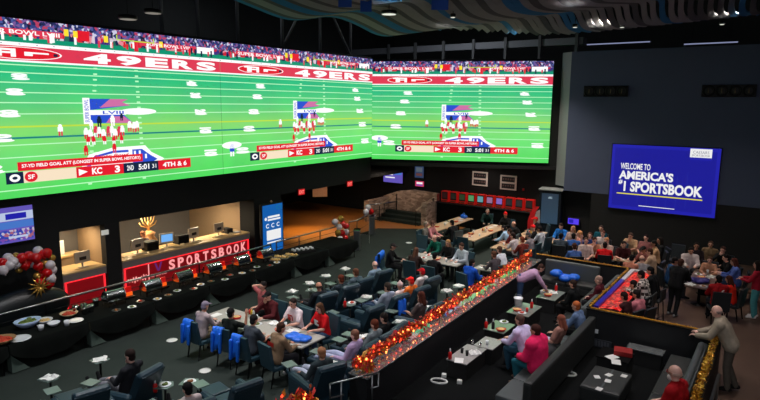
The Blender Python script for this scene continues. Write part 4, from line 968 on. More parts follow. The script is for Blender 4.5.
# ------------------------------------------------------------------ tables
def leg_table(name, label, x0, x1, y0, y1, h, top, legm=M_DKMETAL, ped=False, th=.045):
    t = thing(name, label, 'table', ((x0+x1)/2, (y0+y1)/2, 0)); hx = (x1-x0)/2; hy = (y1-y0)/2
    b = MB(); b.box(-hx, hx, -hy, hy, h-th, h, .012); b.build('tabletop', top, t)
    if ped:
        for s_ in (-1, 1):
            q = (0, s_*hy*.55) if hy > hx else (s_*hx*.55, 0)
            b = MB(); b.lathe([(.25, 0), (.25, .02), (.05, .05), (.045, h-th)], 14, (q[0], q[1], 0)); b.build('pedestal', legm, t, None, 0, True)
    else:
        for x in (-hx+.08, hx-.08):
            for y in (-hy+.08, hy-.08): b = MB(); b.box(x-.03, x+.03, y-.03, y+.03, 0, h-th); b.build('leg', legm, t)
    return t
def cube_table(label, x0, x1, y0, y1, h, top):
    t = thing('lounge_table', label, 'table', ((x0+x1)/2, (y0+y1)/2, 0)); hx = (x1-x0)/2; hy = (y1-y0)/2
    b = MB(); b.box(-hx, hx, -hy, hy, h-.03, h, .008); b.build('tabletop', top, t)
    b = MB(); b.box(-hx+.03, hx-.03, -hy+.03, hy-.03, 0, h-.03, .01); b.build('base', M_BLACK, t)
    return t
DR = random.Random(21)
def dish(kind, label, p, group=None, c=None):
    p = Vector(p)
    if kind == 'plate':
        t = thing('plate', label, 'plate', p, DR.uniform(0, 3), group); b = MB(); b.lathe([(.001, 0), (.09, 0), (.135, .016), (.128, .022), (.085, .008), (.001, .008)], 14); b.build('dish', M_CERAM, t, None, 0, True)
        b = MB(); b.ell((0, 0, .02), (.07, .06, .028), None, 8, 5); b.ell((.03, .03, .025), (.035, .03, .03), None, 7, 5); b.build('food', M_FOOD[DR.randrange(4)], t, None, 0, True); return t
    if kind == 'cup':
        b = MB(); b.lathe([(.032, 0), (.042, .13), (.038, .13), (.03, .01)], 10); return tag(b.build('cup', c or M_CERAM, None, p, 0, True), label, 'cup', group)
    if kind == 'bottle':
        t = thing('sauce_bottle', label, 'bottle', p, 0, group); b = MB(); b.lathe([(.045, 0), (.048, .05), (.048, .16), (.02, .21)], 12); b.build('bottle_body', c or M_RED, t, None, 0, True)
        b = MB(); b.lathe([(.022, .205), (.02, .25), (.008, .29)], 8); b.build('cap', M_CERAM, t, None, 0, True); return t
    if kind == 'napkin':
        b = MB(); vs = []; n = 5; r0 = random.Random(int(p.x*77+p.y*31))
        for i in range(n+1):
            for j in range(n+1): vs.append(((i/n-.5)*.30+r0.uniform(-.02, .02), (j/n-.5)*.26+r0.uniform(-.02, .02), .012+r0.uniform(0, .07)*(1 if 0 < i < n and 0 < j < n else .3)))
        b.add(vs, [(i*(n+1)+j, (i+1)*(n+1)+j, (i+1)*(n+1)+j+1, i*(n+1)+j+1) for i in range(n) for j in range(n)])
        o = b.build('napkin', c or M_WHITE, None, p, DR.uniform(0, 3)); sl = o.modifiers.new('thick', 'SOLIDIFY'); sl.thickness = .01; return tag(o, label, 'napkin', group)
    if kind == 'basket':
        t = thing('food_basket', label, 'basket', p, DR.uniform(0, 1), group); b = MB(); b.lathe([(.10, 0), (.15, .07), (.14, .07), (.10, .015)], 14, sy=.7); b.build('basket_shell', c or M_RED, t, None, 0, True)
        b = MB(); b.ell((0, 0, .055), (.12, .085, .035), None, 10, 6); b.build('food', M_FOOD[3], t, None, 0, True); return t
    if kind == 'menu':
        b = MB(); b.box(-.11, .11, -.15, .15, 0, .006); return tag(b.build('paper_sheet', c or M_WHITE, None, p, DR.uniform(-.6, .6)), label, 'paper', group)
    if kind == 'caddy':
        t = thing('condiment_caddy', label, 'caddy', p, DR.uniform(0, 1), group); b = MB(); b.box(-.11, .11, -.08, .08, 0, .10, .01); b.build('holder', M_CHROME, t)
        for k, cc in enumerate(((.75, .06, .07), (.85, .7, .1), (.85, .85, .85))):
            b = MB(); b.lathe([(.03, .1), (.03, .17), (.012, .22)], 8, (-.07+.07*k, 0, 0)); b.build('bottle', mat('sauce_%d' % k, cc, .4, noise=0), t, None, 0, True)
        return t
def scatter(tbl, x0, x1, y0, y1, z, n, seed, kinds=('plate', 'cup', 'napkin', 'cup', 'basket')):
    """things lying about on one table, kept apart from one another"""
    r0 = random.Random(seed); pts = []; tries = 0; NM = {'plate': 'white plate of food', 'cup': 'white paper cup', 'napkin': 'crumpled white napkin', 'basket': 'red food basket', 'menu': 'white paper sheet', 'caddy': 'steel condiment caddy', 'bottle': 'red sauce bottle'}
    while len(pts) < n and tries < 400:
        tries += 1; p = Vector((r0.uniform(x0+.2, x1-.2) if x1-x0 > .5 else (x0+x1)/2, r0.uniform(y0+.2, y1-.2) if y1-y0 > .5 else (y0+y1)/2, z+.001))
        if all((p-q).length > .33 for q in pts):
            k = kinds[len(pts) % len(kinds)]; pts.append(p); dish(k, NM[k]+' on '+tbl, p, NM[k]+'s on '+tbl)

# the long table nearest the camera
leg_table('long_table', 'long pale dining table with six teal chairs, nearest the camera on the left', -13.35, -9.55, 10.28, 11.22, .75, M_STONE_T)
leg_table('long_table', 'dining table of the group with the green shirt, in the middle of the room', -12.2, -9.95, 19.35, 20.3, .75, M_STONE_T)
leg_table('long_table', 'dining table left of the top of the orange garland', -9.35, -8.3, 19.5, 20.15, .75, M_STONE_T)
leg_table('long_table', 'long pale wood table nearest the stone wall', -14.55, -13.65, 23.9, 28.3, .75, M_WOODT)
leg_table('long_table', 'long pale wood table below the red terminals, second from the stone wall', -12.25, -11.3, 23.6, 27.6, .75, M_WOODT)
leg_table('long_table', 'long pale wood table beside the teal display cabinet', -10.2, -9.25, 22.9, 27.4, .75, M_WOODT)
leg_table('long_table', 'table of the blue jacketed group behind the gold tinsel', -8.75, -7.75, 25.4, 26.2, .75, M_WOODT, ped=True)
leg_table('long_table', 'table of the red jersey group behind the gold tinsel', -6.35, -4.75, 24.0, 24.62, .75, M_WOODT, ped=True)
leg_table('long_table', 'cluttered table at the right, beside the woman in a blue and white jacket', -2.55, -1.75, 21.9, 24.5, .75, mat('dark_wood_top', (.36, .28, .24), .4), ped=True)

T = 'dining_chair'
BK = (.07, .07, .08); JN = (.20, .27, .38); DK = (.12, .12, .14); KH = (.45, .40, .32)
P = {}
# around the long near table
p = seated('person in a grey cap and pale shirt at the near end of the long table', 205, 306, 'sit_table', 0, (.62, .56, .57), True, KH, 'cap', (.52, .48, .55), 1); jacket('blue jacket on the chair of the person in the grey cap', p, 0)
p = seated('black shirted person raising a hand, second along the near long table', 231, 313, 'sit_raise', 8, (.08, .10, .09), False, BK, 'short', (.08, .07, .07), 1); jacket('blue jacket on the chair of the person raising a hand', p, 8)
p = seated('dark haired person in a charcoal tee, back turned, at the near long table', 254, 320, 'sit_table', 0, (.24, .26, .29), False, DK, 'short', (.12, .10, .10), 1); jacket('blue jacket on the chair of the person in the charcoal tee', p, 0)
p = seated('brown haired person in a tan jersey with red lettering, back turned', 281, 328, 'sit_table', -12, (.52, .42, .33), True, DK, 'short', (.26, .16, .12), 1, big=.01, shoes=(.75, .75, .76))
tp = [o for o in bpy.data.objects if o.get('label', '').startswith('brown haired person in a tan jersey')][0]
b = MB(); b.add([(x+dx, 0, z) for x in (-.11, -.06, -.01, .04, .09) for dx, z in ((-.018, -.045), (.018, -.045), (.018, .045), (-.018, .045))], [(i*4, i*4+1, i*4+2, i*4+3) for i in range(5)]+[(0, 17, 18, 3)]); o = b.build('back_lettering', mat('lettering_red', (.75, .15, .12), .6, noise=0), tp); o.location = (0, -.125, .93); o.rotation_euler = (-.10, 0, 0)
seated('person in a black and pink vest holding one hand behind the head', 263, 286, 'sit_behind', 172, (.60, .32, .33), False, BK, 'short', (.10, .08, .08), 0)
seated('person in a maroon hoodie and black cap across the near long table', 268, 296, 'sit_face', 180, (.30, .09, .11), True, BK, 'cap', (.07, .06, .07), 0, big=.015)
p = seated('dark haired man in a white jersey with a red number', 293, 303, 'sit_table', 176, (.88, .82, .84), False, DK, 'short', (.16, .12, .11), 0)
tp = [o for o in bpy.data.objects if o.get('label', '').startswith('dark haired man in a white jersey')][0]
b = MB(); b.flat([(-.09, -.08), (-.09, .08), (.09, .08), (.09, -.08), (.05, -.08), (.05, .04), (.01, .04), (.01, -.08), (-.03, -.08), (-.03, .04), (-.05, .04), (-.05, -.08)], 0); o = b.build('chest_number', mat('lettering_red', (.7, .05, .1), .6), tp); o.location = (0, .245, .88); o.rotation_euler = (.18, 0, PI)
p = seated('long haired person in a red jersey at the far end of the near long table', 319.5, 308, 'sit_table', 165, (.78, .07, .10), False, JN, 'long', (.34, .23, .16), 0)
tp = [o for o in bpy.data.objects if o.get('label', '').startswith('long haired person in a red jersey')][0]
b = MB(); b.flat([(-.09, -.08), (-.09, .08), (.09, .08), (.09, .03), (.02, .03), (.02, -.02), (.09, -.02), (.09, -.08)], 0); o = b.build('chest_number', M_WHITE, tp); o.location = (0, .245, .88); o.rotation_euler = (.18, 0, PI)
j = thing('jacket', 'blue jacket lying in a heap on the far end of the near long table', 'jacket', (-9.95, 10.62, .75))
b = MB()
for k in range(9): b.ell((.22*math.sin(k*2.1), .14*math.cos(k*1.7), .05+.02*(k % 3)), (.16, .11, .06), None, 10, 6)
me = remesh(b, .02, .6); me.materials.append(None); put('jacket_body', me, [M_BLUEJ], j)
zt = .751
for i, (x, y, k, l) in enumerate(((-12.9, 10.9, 'plate', 'white plate of food before the person in the grey cap'), (-12.4, 10.7, 'basket', 'red basket of food at the left part of the near long table'), (-11.9, 11.0, 'cup', 'white cup near the middle of the near long table'), (-11.6, 10.75, 'plate', 'white plate of food before the charcoal tee'),
        (-11.25, 11.05, 'napkin', 'crumpled white napkin before the white jersey'), (-10.75, 10.75, 'basket', 'red basket of food before the red jersey'), (-10.45, 10.95, 'napkin', 'crumpled white napkin beside the blue jacket heap'), (-12.15, 11.05, 'caddy', 'steel condiment caddy on the near long table'), (-10.85, 11.08, 'cup', 'white cup between the white and the red jersey'), (-13.1, 10.55, 'menu', 'white sheet at the left end of the near long table'), (-10.35, 10.45, 'plate', 'white plate of food at the corner by the tan jersey'))): dish(k, l, (x, y, zt))

# recliners facing the big screens
RC = 'recliner'
seated('balding person in a dark jacket in the front recliner row', 319, 286.5, 'recline', 78, (.10, .12, .15), True, DK, 'bald', (.25, .18, .15), 1, RC)
seated('reddish brown haired person in the front recliner row', 341, 279, 'recline', 78, (.18, .22, .25), True, JN, 'short', (.36, .16, .10), 1, RC)
seated('brown haired person next to paper trays in the front recliner row', 355.7, 272.5, 'recline', 80, (.32, .38, .42), True, DK, 'short', (.38, .24, .18), 1, RC)
seated('older grey haired person in a pale blue shirt, last of the front recliner row', 375, 265, 'recline', 80, (.50, .58, .66), True, DK, 'bald', (.5, .45, .42), 3, RC)
p = seated('man in a grey shirt lying back under a blue jacket, second recliner row', 387.5, 287, 'recline_face', 82, (.60, .63, .70), True, JN, 'short', (.22, .18, .16), 0, RC)
jacket('blue jacket hanging from the recliner of the man lying back in grey', p, 82, z=1.09, yb=-.62, drop=.75)
seated('person in an orange top and red cap, second recliner row', 411, 281, 'recline', 82, (.88, .42, .15), True, DK, 'cap', (.85, .12, .10), 1, RC)
seated('person in a white top and red cap, last of the second recliner row', 422, 272, 'recline', 82, (.80, .76, .76), True, DK, 'cap', (.72, .08, .12), 1, RC)
seated('person with a white and red towel, left of the orange top', 400.5, 282, 'recline', 82, (.85, .78, .77), False, JN, 'beanie', (.82, .70, .70), 1, None, sc=.9)
seated('dark haired man in black by the orange garland', 384, 318, 'recline', 95, (.06, .06, .07), True, BK, 'short', (.12, .09, .08), 0, RC)
seated('red haired person half hidden behind the orange garland', 375, 347, 'recline', 88, (.45, .48, .5), True, DK, 'short', (.38, .18, .12), 0, RC)
seated('brown haired person resting a hand on the face behind the orange garland', 421, 314, 'recline_face', 88, (.35, .30, .30), False, DK, 'long', (.30, .14, .10), 0, RC)
seated('pale haired person in a recliner beside the steel handrail', 322, 369, 'recline', 70, (.18, .22, .24), True, (.70, .72, .80), 'short', (.62, .42, .30), 0, RC)
seated('person in a lilac top lying behind the handrail', 355, 346, 'recline', 92, (.72, .62, .78), True, (.66, .68, .80), 'short', (.5, .34, .28), 3, RC)
seat(RC, 'empty dark navy recliner left of the man in white behind it, second row', (-9.75, 12.9, 0), 84)
# front left recliners
seated('dark haired man in black with a hand on his mouth, lower left recliner', 130, 359, 'recline_face', 103, (.13, .13, .15), True, (.42, .42, .45), 'short', (.14, .09, .08), 3, RC, crz=103, sc=1.06)
seated('dark haired person with pale sleeves at the bottom edge of the picture', 187.5, 389, 'recline', 80, (.75, .68, .68), True, DK, 'short', (.08, .07, .07), 0, RC)
seat(RC, 'empty dark navy recliner left of the man with a hand on his mouth', (-11.45, 5.75, 0), 78)
seat(RC, 'empty dark navy recliner at the bottom edge, left side', (-11.75, 4.7, 0), 78)
seat(RC, 'empty dark navy recliner at the bottom edge right of the pale sleeves', (-9.2, 7.75, 0), 78)

# small round tray tables with white paper in front of the recliners
def tray(label, px, py, z=.72, wd=.38, item='napkin', lab2=None):
    q = at(px, py, z); t = thing('tray_table', label, 'table', (q.x, q.y, 0), DR.uniform(0, .6))
    b = MB(); b.prism([(-wd/2, -wd*.42), (wd*.3, -wd*.48), (wd/2, 0), (wd*.3, wd*.48), (-wd/2, wd*.42)], z-.02, z); b.build('tray_top', mat('tray_pale', (.42, .48, .46), .25), t)
    b = MB(); b.lathe([(.16, 0), (.16, .02), (.03, .04), (.025, z-.02)], 12); b.build('stem', M_DKMETAL, t, None, 0, True)
    if item: dish(item, lab2 or ('napkin on the '+label), (q.x, q.y, z+.001))
tray('tray table before the balding person in the dark jacket', 292.5, 291.5); tray('tray table left of the front recliner row middle', 310, 283.5); tray('tray table before the reddish brown haired person', 326, 276)
tray('tray table at the far end of the front recliner row', 345.5, 269); tray('small tray table beside the far front recliner', 312, 290, item='plate', lab2='pale plate on the small tray table in the front row')
tray('tray table beside the hand on mouth man', 100, 360); tray('tray table at the lower left, holding a black box', 50, 378)
tray('tray table with a red plate, right of the hand on mouth man', 165, 385, item='plate', lab2='plate of red food on the tray table at the bottom'); tray('tray table behind the dark head at the bottom edge', 190, 382, item='plate', lab2='pale plate on the tray table behind the dark head')
tray('tray table with a red sauce bottle in the second recliner row', 350, 304, item=None); dish('bottle', 'red sauce bottle on the second row tray table', at(345, 307, .721)); dish('plate', 'green tinged plate on the second row tray table', at(352, 303, .721))
tray('tray table with a star folded napkin by the second row', 367, 297); tray('tray table with dishes by the black clad man at the garland', 364, 338, wd=.42, item=None)
for i, (px, py) in enumerate(((360, 338), (368, 337))): dish('napkin', ['left', 'right'][i]+' crumpled napkin on the tray table by the black clad man', at(px, py, .721))
tray('tray table with a star folded napkin beside the hidden brown haired person', 401, 322, wd=.42); tray('tray table beyond the hidden brown haired person', 432, 308, wd=.42)
tray('tray table with white wrap near the garland middle', 447, 291, wd=.42); tray('tray table with wrap further up the garland', 459, 286, wd=.42)
tray('tray table by the pale haired person', 332, 364, wd=.42); tray('tray table between the lilac top and the garland', 345, 361, wd=.4, item='cup', lab2='dark cup beside the lilac top')
dish('bottle', 'red sauce bottle at the bottom edge, left of the plate of red food', at(155.5, 392, .60)); 
for (px, py, l) in ((172, 340.5, 'round white paper plate lying on the carpet left of the blue jackets'), (205, 371, 'white paper scrap on the carpet below the long table chairs'), (333, 252, 'white paper scrap on the carpet by the last buffet table'), (409, 243, 'white paper scrap on the carpet before the stone wall')):
    q = at(px, py, .008); tag(MB().lathe([(.001, 0), (.12, 0), (.16, .015), (.11, .008), (.001, .006)], 14).build('paper_plate', M_WHITE, None, q, 0, True), l, 'plate')

# middle dining group
p = seated('person in a black cap and jacket at the left end of the green shirt table', 393, 246.5, 'sit_table', -70, BK, True, BK, 'cap', (.16, .14, .14), 0); jacket('large blue jacket over the chair of the person in the black cap', p, -70, w_=.62, drop=.75)
seated('balding person in a green shirt leaning on the middle dining table', 434.5, 238, 'sit_lean', 165, (.03, .34, .28), True, DK, 'bald', (.4, .3, .25), 3)
seated('blond woman in a black top right of the green shirt', 448, 243, 'sit_table', 180, BK, True, BK, 'long', (.62, .46, .30), 0)
seated('brown haired person in a pale grey sweater right of the blond woman', 461.5, 246.5, 'sit_table', 165, (.66, .70, .74), True, DK, 'short', (.25, .16, .12), 0, big=.01)
seated('brown haired person with back turned at the middle dining table', 416, 251, 'sit_table', 0, (.20, .14, .13), True, DK, 'long', (.34, .22, .16), 0)
seated('black haired person in black with back turned at the middle dining table', 435, 256, 'sit_table', 0, BK, True, BK, 'short', (.05, .05, .06), 0)
p = seated('dark haired person in a bright blue jacket left of the garland', 472, 263, 'sit_table', -20, (.06, .28, .68), True, BK, 'short', (.10, .08, .08), 0, big=.03)
seated('man in a white sweater leaning over a small table left of the garland', 499, 253, 'sit_lean', 75, (.78, .80, .84), True, JN, 'short', (.34, .24, .2), 0)
seated('red haired person beside the upper end of the orange garland', 521, 257, 'sit_table', 60, (.45, .18, .15), True, DK, 'short', (.45, .2, .12), 0)
seated('brown haired person in grey by the small table left of the garland', 493, 267, 'sit_table', 70, (.30, .28, .30), True, DK, 'short', (.35, .22, .15), 1)
scatter('the green shirt table', -12.2, -9.95, 19.35, 20.3, .75, 8, 4); scatter('the small table left of the garland', -9.35, -8.3, 19.5, 20.15, .75, 4, 5, ('napkin', 'menu', 'cup', 'plate'))
seat(T, 'empty teal dining chair behind the green shirt, at its left', (-13.0, 21.6, 0), 180); seat(T, 'empty teal dining chair beside the near end of the second wood table', (-11.4, 22.95, 0), 0); seat(T, 'empty teal dining chair between the pale grey sweater and the white sweater', (-9.4, 21.6, 0), 90)
# long wood tables
seated('person in a pink top near the stone wall', 433, 224, 'sit_table', -90, (.78, .50, .52), True, DK, 'short', (.3, .2, .16), 0)
seated('grey haired person beside the pink top near the stone wall', 426, 224.6, 'sit_lap', -80, (.42, .40, .38), True, DK, 'short', (.6, .55, .5), 0)
seated('dark haired person in a black jacket, back turned, between the first two wood tables', 452, 223, 'sit_table', 70, BK, True, BK, 'short', (.05, .05, .05), 1, big=.01)
seated('grey haired man in a dark green sweater under the red terminals', 487.5, 211.5, 'sit_lean', 200, (.05, .16, .15), True, BK, 'short', (.5, .45, .42), 0)
seated('person in black wearing a red knit hat under the red terminals', 505.5, 215, 'sit_table', 170, BK, True, BK, 'beanie', (.82, .10, .10), 1)
seated('dark haired person in a light blue shirt leaning on the second wood table', 503.5, 228, 'sit_lean', 95, (.58, .70, .82), True, DK, 'short', (.12, .10, .10), 0)
seated('bald man in black bending over behind the light blue shirt', 513.7, 224.4, 'sit_lean', 110, BK, True, BK, 'bald', (.45, .3, .2), 0, big=.02)
seated('person in a maroon shirt beside the light blue shirt', 509.5, 231, 'sit_table', 100, (.36, .12, .14), False, DK, 'short', (.2, .12, .1), 0, None, sc=.98)
seated('dark haired person in a white tee at the near end of the third wood table', 513, 236, 'sit_face', 80, (.80, .76, .78), False, DK, 'short', (.14, .08, .08), 0)
person('person wearing a black jacket and a red cap by the teal display cabinet', head_at(535.6, 219.5, 'sit_lean', 120), 'sit_lean', 120, BK, True, BK, 'cap', (.84, .10, .10), 1); seat(T, 'teal dining chair by the red and white banner', head_at(535.6, 219.5, 'sit_lean', 120), 120)
seated('person in black with a red knit hat leaning low beside the third wood table', 533, 228, 'sit_table', 100, BK, True, BK, 'beanie', (.80, .08, .10), 0)
seated('dark haired man in a white tee at the third wood table', 539.4, 234.6, 'sit_table', 75, (.72, .74, .78), False, DK, 'short', (.10, .08, .08), 1)
seated('grey capped person at the third wood table, near the orange garland', 528, 240.5, 'sit_table', 85, (.55, .52, .55), True, DK, 'cap', (.30, .30, .32), 0)
scatter('the wood table nearest the stone wall', -14.55, -13.65, 23.9, 28.3, .75, 9, 6, ('menu', 'basket', 'plate', 'cup')); scatter('the second wood table below the red terminals', -12.25, -11.3, 23.6, 27.6, .75, 9, 8, ('menu', 'plate', 'basket', 'cup', 'caddy')); scatter('the wood table by the display cabinet', -10.2, -9.25, 22.9, 27.4, .75, 8, 9, ('menu', 'plate', 'cup', 'caddy'))
t = thing('blue_bag', 'blue soft bag at the far end of the wood table nearest the stone wall', 'bag', (-14.1, 28.05, .75)); b = MB(); b.ell((0, 0, .1), (.22, .15, .11), None, 12, 7); b.build('bag_body', M_BLUEJ, t, None, 0, True); b = MB(); b.tube([(-.1, 0, .2), (0, 0, .3), (.1, 0, .2)], .012, 6); b.build('strap', M_BLUEJ, t)
# feather banner
t = thing('feather_banner', 'red and white feather banner standing left of the teal display cabinet', 'banner', (-10.3, 28.2, 0), .1); t.scale = (.85, .85, .85)
b = MB(); b.lathe([(.25, 0), (.25, .04), (.03, .06)], 14); b.build('base', M_DKMETAL, t); b = MB(); b.tube([(-.33, 0, .05), (-.33, 0, 1.3), (-.1, 0, 1.95), (.3, 0, 2.15)], .014, 6); b.build('pole', M_DKMETAL, t)
b = MB(); b.prism([(-.34, .3), (-.02, .3), (.02, 1.2), (.12, 1.8), (.33, 2.15), (.05, 2.08), (-.2, 1.75), (-.33, 1.2)], -.012, .012); b.M = None; b.v = [(x, z, y) for (x, y, z) in b.v]; b.build('red_sail', mat('banner_red', (.80, .05, .08), .6), t)
b = MB(); b.prism([(-.02, .3), (.30, .45), (.38, 1.3), (.35, 1.95), (.15, 1.8), (.02, 1.2)], -.011, .011); b.v = [(x, z, y) for (x, y, z) in b.v]; b.build('pale_sail', mat('banner_pale', (.66, .62, .62), .7), t)

# group behind the gold tinsel
seated('person in a bright blue jacket before the violet screen', 561, 226.5, 'sit_table', 170, (.10, .38, .68), True, DK, 'short', (.22, .16, .14), 0, big=.02)
seated('blond woman in a pale top, under the violet screen', 573, 229, 'sit_lap', 175, (.68, .58, .55), True, DK, 'long', (.62, .44, .30), 0)
seated('dark haired person in a striped dark shirt with back turned', 561, 236.5, 'sit_table', 10, (.22, .26, .30), True, DK, 'short', (.06, .05, .06), 1, big=.02)
seated('dark haired person in a denim blue shirt, back turned, beside the striped shirt', 573.5, 236.5, 'sit_table', 25, (.18, .34, .60), True, DK, 'short', (.07, .06, .06), 1, big=.01)
seated('blond woman in a peach top beside the denim blue shirt', 579.5, 233.8, 'sit_lap', 120, (.78, .52, .46), True, DK, 'long', (.70, .50, .32), 0)
seated('brown haired person in a blue shirt just behind the gold tinsel', 574.5, 246.5, 'sit_table', 30, (.26, .38, .62), False, DK, 'short', (.26, .14, .10), 0)
seated('pale faced person in white left of the red jersey group', 586, 241, 'sit_lap', 200, (.76, .68, .66), False, DK, 'short', (.3, .2, .15), 3)
seated('person in a dark blue shirt holding a drink behind the pale faced person', 590, 235.6, 'sit_raise', 190, (.14, .24, .48), False, DK, 'short', (.3, .18, .12), 3)
seated('brown haired woman in a tan top left of the table with the red jersey', 594.5, 240.5, 'sit_face', 215, (.66, .46, .36), False, DK, 'short', (.3, .16, .1), 3)
seated('man in a teal jacket at the back, against the dark wall', 601, 228.5, 'sit_lap', 180, (.04, .30, .36), True, BK, 'short', (.26, .2, .18), 0)
seated('pink faced person in white below the teal jacket', 602.8, 233.7, 'sit_lap', 170, (.74, .68, .68), True, DK, 'short', (.35, .2, .16), 3)
seated('blond person in a pale sweater facing the camera behind the red jersey', 606.5, 241, 'sit_table', 165, (.74, .66, .62), True, DK, 'short', (.66, .46, .32), 3)
seated('dark haired person in a red jersey with a white mark, back turned', 605, 245.5, 'sit_table', 15, (.80, .06, .09), True, DK, 'short', (.10, .07, .07), 1, big=.015)
seat('dining_chair', 'empty teal dining chair right of the blond person in the pale sweater', (-5.65, 25.75, 0), 120)
seated('man in a tan shirt with a hand at his chin at the back', 630.7, 236, 'sit_face', 172, (.76, .62, .48), False, KH, 'short', (.25, .18, .15), 0, big=.015)
seated('dark haired person in a maroon tee with folded arms', 624, 244.5, 'sit_table', 200, (.22, .06, .08), False, BK, 'short', (.14, .09, .08), 0)
seated('dark haired person before a teal chair back at the rear', 646, 238, 'sit_lap', 170, (.60, .38, .38), False, DK, 'short', (.16, .08, .10), 3)
seated('dark haired man in a tan shirt seen from the side, behind the beige hoodie', 654, 243.8, 'sit_table', 110, (.72, .56, .42), True, DK, 'short', (.08, .07, .07), 1)
seated('person with long dark hair at the far right of the beige group', 660, 240.5, 'sit_lap', 120, BK, True, BK, 'long', (.10, .07, .06), 1)
seated('brown haired person in a beige hoodie facing left', 650, 252, 'sit_table', 85, (.72, .60, .50), True, DK, 'short', (.28, .16, .12), 0, big=.02)
seated('balding person in a grey shirt by the red lit pit', 642, 259, 'sit_table', 20, (.56, .54, .56), True, DK, 'bald', (.45, .38, .36), 0)
seated('black capped person in a salmon shirt left of the balding person', 632, 258.3, 'sit_table', -10, (.74, .46, .38), True, DK, 'cap', (.05, .05, .05), 0)
seated('person in a black cap facing away behind the balding person', 643.5, 249.5, 'sit_table', 150, (.52, .30, .28), False, DK, 'cap', (.05, .06, .06), 1, None)
scatter('the blue jacket group table', -8.75, -7.75, 25.4, 26.2, .75, 3, 11); scatter('the red jersey group table', -6.35, -4.75, 24.0, 24.62, .75, 4, 12)
# people at the red lit pit
S = 'bar_stool'
seated('person in a black and white checked shirt at the red lit pit', 641, 275, 'stool', 85, (.55, .50, .47), True, BK, 'short', (.08, .06, .06), 1, S, big=.02)
for o_ in bpy.data.objects:
    if o_.parent and o_.name.startswith('shirt') and o_.parent.get('label', '').startswith('person in a black and white checked'):
        mk = bpy.data.materials.new('checked_cloth'); mk.use_nodes = True; nk = mk.node_tree; ck = nk.nodes.new('ShaderNodeTexChecker'); ck.inputs['Scale'].default_value = 11; ck.inputs['Color1'].default_value = (.6, .55, .52, 1); ck.inputs['Color2'].default_value = (.03, .02, .02, 1); tk = nk.nodes.new('ShaderNodeTexCoord'); nk.links.new(tk.outputs['Object'], ck.inputs['Vector']); nk.links.new(ck.outputs[0], nk.nodes['Principled BSDF'].inputs['Base Color']); o_.material_slots[0].material = mk
seated('person in black beside the checked shirt at the red lit pit', 650.5, 271, 'stool', 80, (.05, .05, .06), True, BK, 'short', (.04, .04, .05), 1, S, big=.02)
seated('dark haired person against the red light, second stool of the pit', 633.5, 284.5, 'sit_table', 80, (.14, .08, .10), True, BK, 'short', (.09, .06, .06), 1)
seated('dark haired person in a pink shirt at the near end of the red lit pit', 636.5, 294.5, 'sit_table', 70, (.72, .42, .46), True, BK, 'short', (.10, .06, .06), 1, big=.015)
seated('dark haired person deep in the red light at the corner of the pit', 624, 296.5, 'sit_table', 70, (.20, .08, .09), True, BK, 'short', (.12, .07, .06), 1)
# right hand group
seated('person with glasses in a white shirt, arms wide, at the right group', 691, 251, 'sit_table', 195, (.78, .72, .72), True, DK, 'short', (.10, .07, .07), 1, big=.03)
seated('person in a dark jacket and glasses behind the white shirt', 696.5, 246, 'sit_lap', 190, (.14, .10, .12), True, BK, 'short', (.10, .07, .06), 1)
seated('person in an olive camouflage top at the rear of the right group', 710.6, 244.5, 'sit_lap', 180, (.42, .34, .25), True, KH, 'short', (.3, .2, .15), 0, big=.02)
seated('pale faced person in black at the rear right of the right group', 723, 250, 'sit_face', 165, BK, True, BK, 'short', (.24, .14, .12), 3)
seated('small person in a tan top at the far end of the cluttered table', 710, 257, 'sit_table', 180, (.70, .50, .40), True, DK, 'short', (.3, .2, .14), 3, sc=.92)
seated('dark haired person in a blue jacket facing left at the right group', 675, 261, 'sit_table', -60, (.12, .26, .42), True, DK, 'short', (.09, .07, .07), 1)
seated('person in black with forearms on the cluttered table', 726, 258, 'sit_table', 110, BK, False, BK, 'short', (.07, .05, .05), 0)
person('tall person in black standing with back turned at the right group', head_at(681, 263, 'stand_fwd', -15), 'stand_fwd', -15, (.05, .05, .06), True, BK, 'short', (.26, .15, .12), 1, .03, (.5, .5, .5))
seated('woman in a white and royal blue jacket at the right', 734, 262, 'sit_table', 95, (.30, .38, .66), True, JN, 'long', (.34, .17, .14), 0, big=.01)
p = seated('dark haired person in a dark red jersey with a white six, back turned', 719, 279.5, 'sit_table', 20, (.55, .04, .07), True, DK, 'short', (.06, .05, .05), 1, big=.02)
tp = [o for o in bpy.data.objects if o.get('label', '').startswith('dark haired person in a dark red jersey')][0]
b = MB(); b.text('6', -.05, .05, -.08, .08, 0, .03); o = b.build('back_number', M_WHITE, tp); o.location = (.06, -.135, .93); o.rotation_euler = (-.17, 0, 0)
seated('person in an orange red top beside the dark red jersey', 729, 277, 'sit_table', 75, (.85, .16, .08), True, JN, 'long', (.25, .12, .08), 0, sc=.94)
person('person in turquoise jeans and a red top at the right edge of the picture', head_at(757.5, 265, 'stand', 80), 'stand', 80, (.62, .10, .18), True, (.30, .58, .60), 'long', (.12, .08, .07), 0, 0, (.8, .8, .8))
j = thing('jacket', 'blue and violet jacket heap on the cluttered table', 'jacket', (-2.2, 22.6, .75)); b = MB()
for k in range(7): b.ell((.2*math.sin(k*2.1), .2*math.cos(k*1.7), .06+.03*(k % 3)), (.16, .13, .07), None, 10, 6)
me = remesh(b, .025, .6); me.materials.append(None); put('jacket_body', me, [mat('violet_cloth', (.16, .14, .42), .7, bump=.3)], j)
